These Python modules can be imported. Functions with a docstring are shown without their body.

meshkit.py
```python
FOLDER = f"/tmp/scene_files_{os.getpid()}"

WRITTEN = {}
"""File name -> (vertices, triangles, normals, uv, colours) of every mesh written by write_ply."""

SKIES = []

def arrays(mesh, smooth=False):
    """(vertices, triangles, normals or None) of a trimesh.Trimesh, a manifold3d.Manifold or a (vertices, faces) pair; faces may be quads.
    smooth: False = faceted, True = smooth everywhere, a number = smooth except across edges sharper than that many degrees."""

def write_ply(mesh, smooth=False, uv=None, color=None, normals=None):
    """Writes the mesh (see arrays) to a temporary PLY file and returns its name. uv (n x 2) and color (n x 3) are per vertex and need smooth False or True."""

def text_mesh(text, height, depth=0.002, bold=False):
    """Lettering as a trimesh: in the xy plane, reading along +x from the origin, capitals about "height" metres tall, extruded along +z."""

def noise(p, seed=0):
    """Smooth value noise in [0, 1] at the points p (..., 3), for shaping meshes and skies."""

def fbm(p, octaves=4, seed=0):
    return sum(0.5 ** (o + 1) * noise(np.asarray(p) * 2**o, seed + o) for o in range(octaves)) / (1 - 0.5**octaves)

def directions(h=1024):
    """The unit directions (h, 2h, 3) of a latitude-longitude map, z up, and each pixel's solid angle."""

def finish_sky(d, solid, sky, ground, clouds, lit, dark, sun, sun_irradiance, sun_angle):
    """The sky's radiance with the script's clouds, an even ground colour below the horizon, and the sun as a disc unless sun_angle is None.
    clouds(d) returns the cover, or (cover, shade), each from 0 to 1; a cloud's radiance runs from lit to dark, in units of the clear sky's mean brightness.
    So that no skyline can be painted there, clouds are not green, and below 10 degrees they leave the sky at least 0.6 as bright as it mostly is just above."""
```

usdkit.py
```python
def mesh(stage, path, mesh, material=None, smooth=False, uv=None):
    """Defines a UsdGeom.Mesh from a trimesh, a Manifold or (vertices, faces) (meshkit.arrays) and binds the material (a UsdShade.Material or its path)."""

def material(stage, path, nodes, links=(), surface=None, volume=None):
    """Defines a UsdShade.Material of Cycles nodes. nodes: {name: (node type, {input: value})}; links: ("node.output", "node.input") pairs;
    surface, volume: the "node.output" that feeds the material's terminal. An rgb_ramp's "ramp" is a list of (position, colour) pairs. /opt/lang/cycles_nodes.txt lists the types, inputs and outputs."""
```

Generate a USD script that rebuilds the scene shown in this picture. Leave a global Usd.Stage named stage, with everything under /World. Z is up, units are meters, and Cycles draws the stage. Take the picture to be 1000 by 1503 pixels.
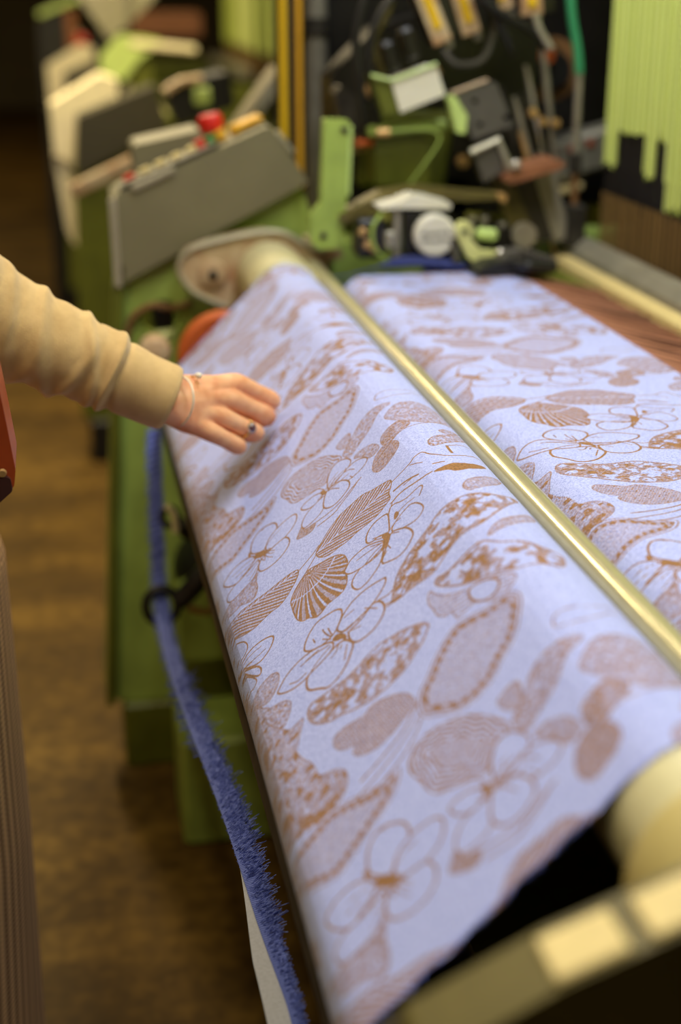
import math, random
import numpy as np, trimesh, manifold3d, usdkit, meshkit
from shapely.geometry import Polygon, Point
from pxr import Usd, UsdGeom, UsdLux, UsdShade, Gf, Sdf, Vt

random.seed(7); np.random.seed(7)
rng = np.random.default_rng(11)
stage = Usd.Stage.CreateInMemory()
UsdGeom.SetStageUpAxis(stage, 'Z'); UsdGeom.SetStageMetersPerUnit(stage, 1.0)
UsdGeom.Xform.Define(stage, '/World'); UsdGeom.Scope.Define(stage, '/World/Looks')

# ------------------------------------------------------------------ camera, lights, exposure
EYE = np.array([0.0, 0.0, 1.38])
YAW, PITCH = 11.256, 20.67            # degrees to the right of the loom's long axis, and down
cam = UsdGeom.Camera.Define(stage, '/World/camera')
a, b = math.radians(YAW), math.radians(PITCH)
fwd = np.array([math.sin(a) * math.cos(b), math.cos(a) * math.cos(b), -math.sin(b)])
rgt = np.array([math.cos(a), -math.sin(a), 0.0]); upv = np.cross(rgt, fwd)
cam.AddTransformOp().Set(Gf.Matrix4d(*rgt, 0, *upv, 0, *(-fwd), 0, *EYE, 1))
cam.CreateFocalLengthAttr(50.0); cam.CreateHorizontalApertureAttr(24.0)
cam.CreateVerticalApertureAttr(24.0 * 1503 / 1000); cam.CreateClippingRangeAttr(Gf.Vec2f(0.05, 100))
cam.CreateFStopAttr(2.3); cam.CreateFocusDistanceAttr(1.30)
cam.CreateExposureAttr(0.7)

dome = UsdLux.DomeLight.Define(stage, '/World/hall_ambient_light')
dome.CreateIntensityAttr(0.05); dome.CreateColorAttr(Gf.Vec3f(1.0, 0.80, 0.50))

def rect_light(name, loc, size, power, color, rot=(0, 0, 0)):
    l = UsdLux.RectLight.Define(stage, '/World/' + name)
    l.CreateWidthAttr(size[0]); l.CreateHeightAttr(size[1])
    l.CreateIntensityAttr(power); l.CreateColorAttr(Gf.Vec3f(*color))
    l.AddTranslateOp().Set(Gf.Vec3d(*loc)); l.AddRotateXYZOp().Set(Gf.Vec3f(*rot))
    return l

# fluorescent battens of the hall: (x, y, z, length along y, power, colour)
LAMPS = [(0.56, 1.35, 2.62, 1.5, 23.0, (0.92, 0.94, 1.0)),
         (-0.30, 0.60, 2.95, 1.5, 20.0, (1.0, 0.86, 0.60)),
         (0.55, 3.60, 3.05, 1.5, 20.0, (1.0, 0.84, 0.52)),
         (-0.10, 4.05, 2.50, 1.2, 58.0, (1.0, 0.80, 0.46)),
         (0.4, 6.2, 3.05, 1.5, 20.0, (1.0, 0.84, 0.55)),
         (-1.6, 10.5, 3.60, 1.5, 34.0, (1.0, 0.76, 0.40)),
         (-1.35, 1.75, 2.70, 1.2, 7.0, (1.0, 0.80, 0.42))]
for i, (x, y, z, L, pw, col) in enumerate(LAMPS):
    rect_light('lamp_light_%03d' % (i + 1), (x, y, z - 0.06), (0.16, L), pw, col)

# ------------------------------------------------------------------ helpers
used = set()
def numbered(parent, name):
    n, k = name, 0
    while parent + '/' + n in used:
        k += 1; n = '%s_%03d' % (name, k)
    used.add(parent + '/' + n)
    return n

def tag(p, label=None, cat=None, group=None, kind=None):
    for k, v in (('label', label), ('category', cat), ('group', group), ('kind', kind)):
        if v: p.SetCustomDataByKey(k, v)
    return p

def thing(name, label, cat, group=None, kind=None, loc=None):
    x = UsdGeom.Xform.Define(stage, '/World/' + numbered('/World', name))
    if loc is not None: x.AddTranslateOp().Set(Gf.Vec3d(*map(float, loc)))
    return tag(x.GetPrim(), label, cat, group, kind)

def part(parent, name, mesh, mat, smooth=35, label=None, kind=None, uv=None):
    base = str(parent.GetPath()) if parent is not None else '/World'
    m = usdkit.mesh(stage, base + '/' + numbered(base, name), mesh, M[mat] if isinstance(mat, str) else mat, smooth, uv)
    return tag(m.GetPrim(), label, None, None, kind)

def single(name, mesh, mat, label, cat, group=None, kind=None, smooth=35):
    p = part(None, name, mesh, mat, smooth)
    return tag(p, label, cat, group, kind)

def struct(name, mesh, mat, label=None, smooth=False):
    return tag(part(None, name, mesh, mat, smooth), label, None, None, 'structure')

def copy_thing(src, name, label, cat, group, loc, rotz=0.0):
    x = UsdGeom.Xform.Define(stage, '/World/' + numbered('/World', name))
    x.AddTranslateOp().Set(Gf.Vec3d(*map(float, loc)))
    if rotz: x.AddRotateZOp().Set(rotz)
    x.GetPrim().GetReferences().AddInternalReference(src.GetPath()); x.GetPrim().SetInstanceable(True)
    return tag(x.GetPrim(), label, cat, group)

cat_ = trimesh.util.concatenate
def box(x0, x1, y0, y1, z0, z1, ch=0.003):
    """a box with chamfered edges"""
    ch = min(ch, 0.45 * min(x1 - x0, y1 - y0, z1 - z0))
    c = np.array([(x0 + x1) / 2, (y0 + y1) / 2, (z0 + z1) / 2]); h = np.array([x1 - x0, y1 - y0, z1 - z0]) / 2
    pts = []
    for s in np.ndindex(2, 2, 2):
        s = np.array(s) * 2 - 1
        for k in range(3):
            e = h - ch; e[k] = h[k]; pts.append(c + s * e)
    return trimesh.convex.convex_hull(np.array(pts))

def obox(c, size, rot=(0, 0, 0), ch=0.003):
    """chamfered box of a size, turned by euler degrees (x, y, z) about its centre c"""
    s = np.array(size) / 2
    m = box(-s[0], s[0], -s[1], s[1], -s[2], s[2], ch)
    m.apply_transform(trimesh.transformations.euler_matrix(*np.radians(rot)))
    m.apply_translation(c); return m

def prism(xz, y0, y1, holes=(), rnd=0.0):
    """an outline in x-z pushed from y0 to y1"""
    p = Polygon(xz)
    if rnd: p = p.buffer(-rnd).buffer(2 * rnd, quad_segs=6).buffer(-rnd)
    for hx, hz, hr in holes: p = p.difference(Point(hx, hz).buffer(hr, quad_segs=6))
    m = trimesh.creation.extrude_polygon(p, y1 - y0, engine='earcut')
    v = m.vertices.copy(); m.vertices = np.c_[v[:, 0], y1 - v[:, 2], v[:, 1]]
    m.fix_normals(); return m

def smooth_path(p, n=8):
    """Catmull-Rom through points"""
    p = np.asarray(p, float); q = np.vstack([2 * p[0] - p[1], p, 2 * p[-1] - p[-2]]); out = []
    for i in range(1, len(q) - 2):
        t = np.linspace(0, 1, n, endpoint=False)[:, None]
        out.append(0.5 * ((2 * q[i]) + (q[i + 1] - q[i - 1]) * t + (2 * q[i - 1] - 5 * q[i] + 4 * q[i + 1] - q[i + 2]) * t ** 2 + (3 * q[i] - q[i - 1] - 3 * q[i + 1] + q[i + 2]) * t ** 3))
    return np.vstack(out + [p[-1:]])

def tube(p, r, sides=10, n=1, caps=True):
    p = np.asarray(p, float)
    if n > 1 and len(p) > 2: p = smooth_path(p, n)
    r = np.broadcast_to(np.asarray(r, float), (len(p),)) if np.ndim(r) == 0 else np.interp(np.linspace(0, 1, len(p)), np.linspace(0, 1, len(r)), r)
    t = np.gradient(p, axis=0); t /= np.linalg.norm(t, axis=1, keepdims=True) + 1e-12
    u = np.cross(t[0], [0, 0, 1.0] if abs(t[0][2]) < 0.9 else [1.0, 0, 0]); us = []
    for k in range(len(p)):
        u = u - t[k] * (u @ t[k]); u /= np.linalg.norm(u); us.append(u.copy())
    us = np.array(us); w = np.cross(t, us); ang = np.arange(sides) * 2 * np.pi / sides
    v = (p[:, None] + r[:, None, None] * (np.cos(ang)[None, :, None] * us[:, None] + np.sin(ang)[None, :, None] * w[:, None])).reshape(-1, 3)
    i, j = np.meshgrid(np.arange(len(p) - 1), np.arange(sides), indexing='ij')
    q = np.stack([i * sides + j, i * sides + (j + 1) % sides, (i + 1) * sides + (j + 1) % sides, (i + 1) * sides + j], -1).reshape(-1, 4)
    f = np.vstack([q[:, [0, 1, 2]], q[:, [0, 2, 3]]])
    if caps:
        k = len(v); v = np.vstack([v, p[:1], p[-1:]]); e = (len(p) - 1) * sides
        f = np.vstack([f, [[k, (j + 1) % sides, j] for j in range(sides)], [[k + 1, e + j, e + (j + 1) % sides] for j in range(sides)]])
    return trimesh.Trimesh(v, f, process=False)

def lathe(profile, a0, a1, sides=28):
    """profile of (distance along a0-a1 in metres, radius) turned about the axis from a0 to a1"""
    a0, a1 = np.asarray(a0, float), np.asarray(a1, float); t = (a1 - a0) / np.linalg.norm(a1 - a0)
    u = np.cross(t, [0, 0, 1.0] if abs(t[2]) < 0.9 else [1.0, 0, 0]); u /= np.linalg.norm(u); w = np.cross(t, u)
    ang = np.arange(sides) * 2 * np.pi / sides; ring = np.cos(ang)[:, None] * u + np.sin(ang)[:, None] * w
    pr = [(profile[0][0], 0)] + list(profile) + [(profile[-1][0], 0)]
    v = np.vstack([a0 + t * d + max(r, 1e-5) * ring for d, r in pr])
    i, j = np.meshgrid(np.arange(len(pr) - 1), np.arange(sides), indexing='ij')
    q = np.stack([i * sides + j, i * sides + (j + 1) % sides, (i + 1) * sides + (j + 1) % sides, (i + 1) * sides + j], -1).reshape(-1, 4)
    m = trimesh.Trimesh(v, np.vstack([q[:, [0, 1, 2]], q[:, [0, 2, 3]]]), process=False); m.fix_normals(); return m

def bolt(c, d, r=0.008, h=0.006):
    """hexagonal head at c, standing along d"""
    d = np.asarray(d, float); c = np.asarray(c, float)
    return lathe([(0, r), (h * 0.8, r), (h, r * 0.8)], c, c + d, 6)

def ball(c, r): return manifold3d.Manifold.sphere(float(r), 24).translate([float(x) for x in c])
def bone(p, q, r0, r1): return manifold3d.Manifold.batch_hull([ball(p, r0), ball(q, r1)])
def to_tm(man):
    m = man.to_mesh(); return trimesh.Trimesh(np.array(m.vert_properties[:, :3]), np.array(m.tri_verts), process=True)
def relax(t, it, most):
    """Taubin smoothing that moves no vertex further than most"""
    v0 = t.vertices.copy(); trimesh.smoothing.filter_taubin(t, 0.55, -0.57, it)
    d = np.nan_to_num(t.vertices - v0); n = np.linalg.norm(d, axis=1, keepdims=True)
    t.vertices = v0 + np.where(n > 2.5 * most, 0, d * np.minimum(1, most / np.maximum(n, 1e-12))); return t
def organic(bones, edge, it=14):
    m = bones[0]
    for x in bones[1:]: m = m + x
    t = to_tm(m.refine_to_length(edge)); t.merge_vertices()
    return relax(t, it, edge * 0.9)

# ------------------------------------------------------------------ materials
M = {}
def lin(c): return tuple((x / 255 / 12.92 if x / 255 < 0.04045 else ((x / 255 + 0.055) / 1.055) ** 2.4) for x in c)
def mat(name, rgb, rough=0.5, metal=0.0, var=0.12, scale=30, bump=0.0, spec=0.5, rgb2=None, **kw):
    """plain surface with a little uneven colour from noise"""
    c = np.array(lin(rgb)); c2 = np.array(lin(rgb2)) if rgb2 else c * (1 - var)
    nodes = {'g': ('geometry', {}), 'n': ('noise_texture', {'scale': scale, 'detail': 4.0, 'roughness': 0.6}),
             'r': ('rgb_ramp', {'ramp': [(0.35, tuple(c2)), (0.62, tuple(c))]}),
             'p': ('principled_bsdf', {'roughness': rough, 'metallic': metal, 'specular_ior_level': spec, **kw})}
    links = [('g.position', 'n.vector'), ('n.fac', 'r.fac'), ('r.color', 'p.base_color')]
    if bump:
        nodes['b'] = ('bump', {'strength': bump, 'distance': 0.002}); links += [('n.fac', 'b.height'), ('b.normal', 'p.normal')]
    M[name] = usdkit.material(stage, '/World/Looks/' + name, nodes, links, surface='p.BSDF')
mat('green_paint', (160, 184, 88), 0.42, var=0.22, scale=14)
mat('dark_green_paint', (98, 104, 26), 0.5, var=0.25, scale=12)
mat('pale_green_paint', (196, 220, 130), 0.4, var=0.12)
mat('console_grey', (118, 112, 84), 0.55, var=0.07, scale=20)
mat('dark_panel', (62, 58, 46), 0.55, var=0.1)
mat('cream_paint', (250, 238, 200), 0.5, var=0.08)
mat('beige_cast', (196, 176, 140), 0.5, var=0.25, scale=22, rgb2=(170, 130, 92))
mat('roller_beige', (204, 196, 150), 0.38, var=0.08)
mat('end_cap_yellow', (206, 188, 118), 0.5, var=0.15, scale=12)
mat('rail_metal', (188, 180, 140), 0.2, metal=0.35, var=0.06, scale=60)
mat('steel', (170, 164, 146), 0.35, metal=0.55, var=0.2)
mat('dark_steel', (72, 68, 60), 0.45, metal=0.6, var=0.3)
mat('chrome', (215, 208, 190), 0.2, metal=0.65, var=0.05)
mat('aluminium', (190, 184, 160), 0.4, metal=0.55, var=0.2, scale=18)
mat('black_rubber', (22, 21, 20), 0.5, var=0.2)
mat('black_paint', (16, 15, 13), 0.5, var=0.2)
mat('oily_black', (30, 27, 22), 0.35, var=0.4, scale=20)
mat('rust_pad', (150, 96, 62), 0.7, var=0.3)
mat('orange_plastic', (196, 92, 36), 0.45, var=0.1)
mat('red_plastic', (205, 38, 30), 0.35, var=0.06)
mat('yellow_paint', (230, 186, 24), 0.45, var=0.1)
mat('yellow_collar', (222, 166, 40), 0.45, var=0.1)
mat('green_plastic', (70, 130, 70), 0.4, var=0.1)
mat('hose_green', (58, 150, 100), 0.4, var=0.1)
mat('grey_clamp', (92, 88, 82), 0.5, metal=0.2, var=0.12)
mat('white_plate', (226, 222, 204), 0.5, var=0.06)
mat('ink_black', (58, 54, 44), 0.7, var=0.05)
mat('brass', (214, 172, 110), 0.35, metal=0.5, var=0.2)
mat('navy_cloth', (40, 50, 108), 0.9, var=0.2, scale=200)
mat('pale_lever', (226, 228, 150), 0.45, var=0.1)
mat('bare_plate', (224, 202, 136), 0.45, var=0.1, scale=60)
mat('lever_olive', (98, 88, 42), 0.45, var=0.2, scale=25)
mat('rope_brown', (130, 92, 48), 0.8, var=0.2)
mat('concrete_wall', (120, 108, 78), 0.9, var=0.15, scale=3)
mat('lamp_housing', (225, 225, 215), 0.5)
mat('gold', (224, 186, 104), 0.22, metal=1.0, var=0.04)
mat('silver', (205, 205, 200), 0.2, metal=1.0, var=0.04)
mat('pearl', (244, 232, 206), 0.25, var=0.04)
mat('leather', (172, 72, 32), 0.38, var=0.2, scale=18, bump=0.15)
mat('dark_leather', (70, 38, 34), 0.45, var=0.2)
mat('hair_brown', (70, 46, 28), 0.5, var=0.3, scale=80)
mat('eye_white', (232, 228, 220), 0.2)
mat('eye_dark', (40, 28, 20), 0.2)
M['garnet'] = usdkit.material(stage, '/World/Looks/garnet', {'p': ('principled_bsdf', {'base_color': lin((74, 12, 20)), 'roughness': 0.05, 'specular_ior_level': 0.9, 'coat_weight': 1.0})}, [], surface='p.BSDF')
M['lamp_tube'] = usdkit.material(stage, '/World/Looks/lamp_tube', {'e': ('emission', {'color': (1.0, 0.92, 0.75), 'strength': 6.0})}, [], surface='e.emission')
# floor: worn brown concrete with streaks across the aisle
M['floor'] = usdkit.material(stage, '/World/Looks/floor_concrete', {
    'g': ('geometry', {}), 'mp': ('mapping', {'scale': (1.3, 3.2, 1.0)}),
    'n': ('noise_texture', {'scale': 1.6, 'detail': 7.0, 'roughness': 0.65}), 'n2': ('noise_texture', {'scale': 34.0, 'detail': 4.0}),
    'mx': ('mix_float', {'fac': 0.35}),
    'r': ('rgb_ramp', {'ramp': [(0.30, lin((50, 35, 8))), (0.48, lin((82, 60, 18))), (0.70, lin((132, 102, 40)))]}),
    'b': ('bump', {'strength': 0.3, 'distance': 0.004}), 'p': ('principled_bsdf', {'roughness': 0.7, 'specular_ior_level': 0.2})},
    [('g.position', 'mp.vector'), ('mp.vector', 'n.vector'), ('g.position', 'n2.vector'), ('n.fac', 'mx.a'), ('n2.fac', 'mx.b'), ('mx.result', 'r.fac'),
     ('r.color', 'p.base_color'), ('mx.result', 'b.height'), ('b.normal', 'p.normal')], surface='p.BSDF')
# the jacquard: lavender ground, copper figure; "ink" is how densely copper weft shows
M['jacquard'] = usdkit.material(stage, '/World/Looks/jacquard', {
    'a': ('attribute', {'attribute': 'ink'}), 'g': ('geometry', {}),
    'n': ('noise_texture', {'scale': 950.0, 'detail': 1.0}), 'n3': ('noise_texture', {'scale': 520.0, 'detail': 3.0, 'roughness': 0.7}),
    'c': ('math', {'math_type': 'subtract', 'value2': 0.5}), 'c2': ('math', {'math_type': 'multiply', 'value2': 0.62}),
    'ad': ('math', {'math_type': 'add'}), 'mr': ('map_range', {'from_min': 0.24, 'from_max': 0.76, 'clamp': True}),
    'gr': ('rgb_ramp', {'ramp': [(0.36, lin((146, 156, 216))), (0.62, lin((188, 197, 246)))]}),
    'co': ('rgb_ramp', {'ramp': [(0.36, lin((114, 80, 46))), (0.62, lin((162, 116, 70)))]}),
    'm': ('mix_color', {}), 'b': ('bump', {'strength': 0.6, 'distance': 0.0006}),
    'p': ('principled_bsdf', {'roughness': 0.85, 'specular_ior_level': 0.25, 'sheen_weight': 0.15, 'sheen_roughness': 0.5})},
    [('g.position', 'n.vector'), ('g.position', 'n3.vector'), ('n.fac', 'c.value1'), ('c.value', 'c2.value1'), ('c2.value', 'ad.value1'), ('a.fac', 'ad.value2'), ('ad.value', 'mr.value'),
     ('n3.fac', 'gr.fac'), ('n3.fac', 'co.fac'), ('mr.result', 'm.fac'), ('gr.color', 'm.a'), ('co.color', 'm.b'), ('m.result', 'p.base_color'),
     ('n3.fac', 'b.height'), ('b.normal', 'p.normal')], surface='p.BSDF')
def striped(name, c0, c1, scale, axis='y', rough=0.8, distortion=1.5):
    M[name] = usdkit.material(stage, '/World/Looks/' + name, {'g': ('geometry', {}), 'w': ('wave_texture', {'wave_type': 'bands', 'bands_direction': axis, 'scale': scale, 'distortion': distortion, 'detail': 3.0}),
        'r': ('rgb_ramp', {'ramp': [(0.2, lin(c0)), (0.8, lin(c1))]}), 'p': ('principled_bsdf', {'roughness': rough})},
        [('g.position', 'w.vector'), ('w.color', 'r.fac'), ('r.color', 'p.base_color')], surface='p.BSDF')
striped('warp_yarn', (112, 70, 50), (176, 118, 86), 9.0)
striped('lime_cord', (206, 222, 100), (234, 246, 148), 14.0, rough=0.5)
striped('brown_wire', (96, 74, 38), (150, 118, 66), 16.0, rough=0.5)
striped('selvage_blue', (70, 86, 170), (120, 136, 216), 120.0, rough=0.9)
mat('selvage_pale', (196, 200, 214), 0.85, var=0.1, scale=300, bump=0.3)
# skin, knit and tweed
M['skin'] = usdkit.material(stage, '/World/Looks/skin', {'g': ('geometry', {}), 'n': ('noise_texture', {'scale': 60.0, 'detail': 4.0}), 'n2': ('noise_texture', {'scale': 420.0, 'detail': 3.0}),
    'r': ('rgb_ramp', {'ramp': [(0.3, lin((222, 148, 102))), (0.7, lin((244, 186, 140)))]}), 'b': ('bump', {'strength': 0.12, 'distance': 0.001}),
    'p': ('principled_bsdf', {'roughness': 0.45, 'subsurface_weight': 0.15, 'subsurface_radius': (1.0, 0.35, 0.2), 'subsurface_scale': 0.006})},
    [('g.position', 'n.vector'), ('g.position', 'n2.vector'), ('n.fac', 'r.fac'), ('r.color', 'p.base_color'), ('n2.fac', 'b.height'), ('b.normal', 'p.normal')], surface='p.BSDF')
M['knit'] = usdkit.material(stage, '/World/Looks/knit', {'g': ('geometry', {}), 'n': ('noise_texture', {'scale': 26.0, 'detail': 5.0, 'roughness': 0.65}), 'n2': ('noise_texture', {'scale': 900.0, 'detail': 2.0}),
    'r': ('rgb_ramp', {'ramp': [(0.3, lin((188, 152, 94))), (0.7, lin((214, 180, 120)))]}), 'b': ('bump', {'strength': 0.5, 'distance': 0.001}),
    'p': ('principled_bsdf', {'roughness': 0.95, 'sheen_weight': 0.4, 'sheen_roughness': 0.6, 'sheen_tint': (1.0, 0.9, 0.7)})},
    [('g.position', 'n.vector'), ('g.position', 'n2.vector'), ('n.fac', 'r.fac'), ('r.color', 'p.base_color'), ('n2.fac', 'b.height'), ('b.normal', 'p.normal')], surface='p.BSDF')
M['tweed'] = usdkit.material(stage, '/World/Looks/tweed', {'g': ('geometry', {}), 'sx': ('separate_xyz', {}), 'dp': ('vector_math', {'math_type': 'dot_product', 'vector2': (0.72, -0.69, 0.0)}), 'uv': ('combine_xyz', {}),
    'ck': ('wave_texture', {'wave_type': 'bands', 'bands_direction': 'x', 'scale': 46.0, 'distortion': 0.5, 'detail': 2.0}),
    'ck2': ('wave_texture', {'wave_type': 'bands', 'bands_direction': 'y', 'scale': 46.0, 'distortion': 0.5, 'detail': 2.0}), 'mx': ('mix_float', {'fac': 0.5}),
    'r': ('rgb_ramp', {'ramp': [(0.25, lin((112, 76, 44))), (0.75, lin((232, 184, 126)))]}), 'p': ('principled_bsdf', {'roughness': 0.95})},
    [('g.position', 'dp.vector1'), ('g.position', 'sx.vector'), ('dp.value', 'uv.x'), ('sx.z', 'uv.y'), ('uv.vector', 'ck.vector'), ('uv.vector', 'ck2.vector'),
     ('ck.fac', 'mx.a'), ('ck2.fac', 'mx.b'), ('mx.result', 'r.fac'), ('r.color', 'p.base_color')], surface='p.BSDF')
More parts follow.
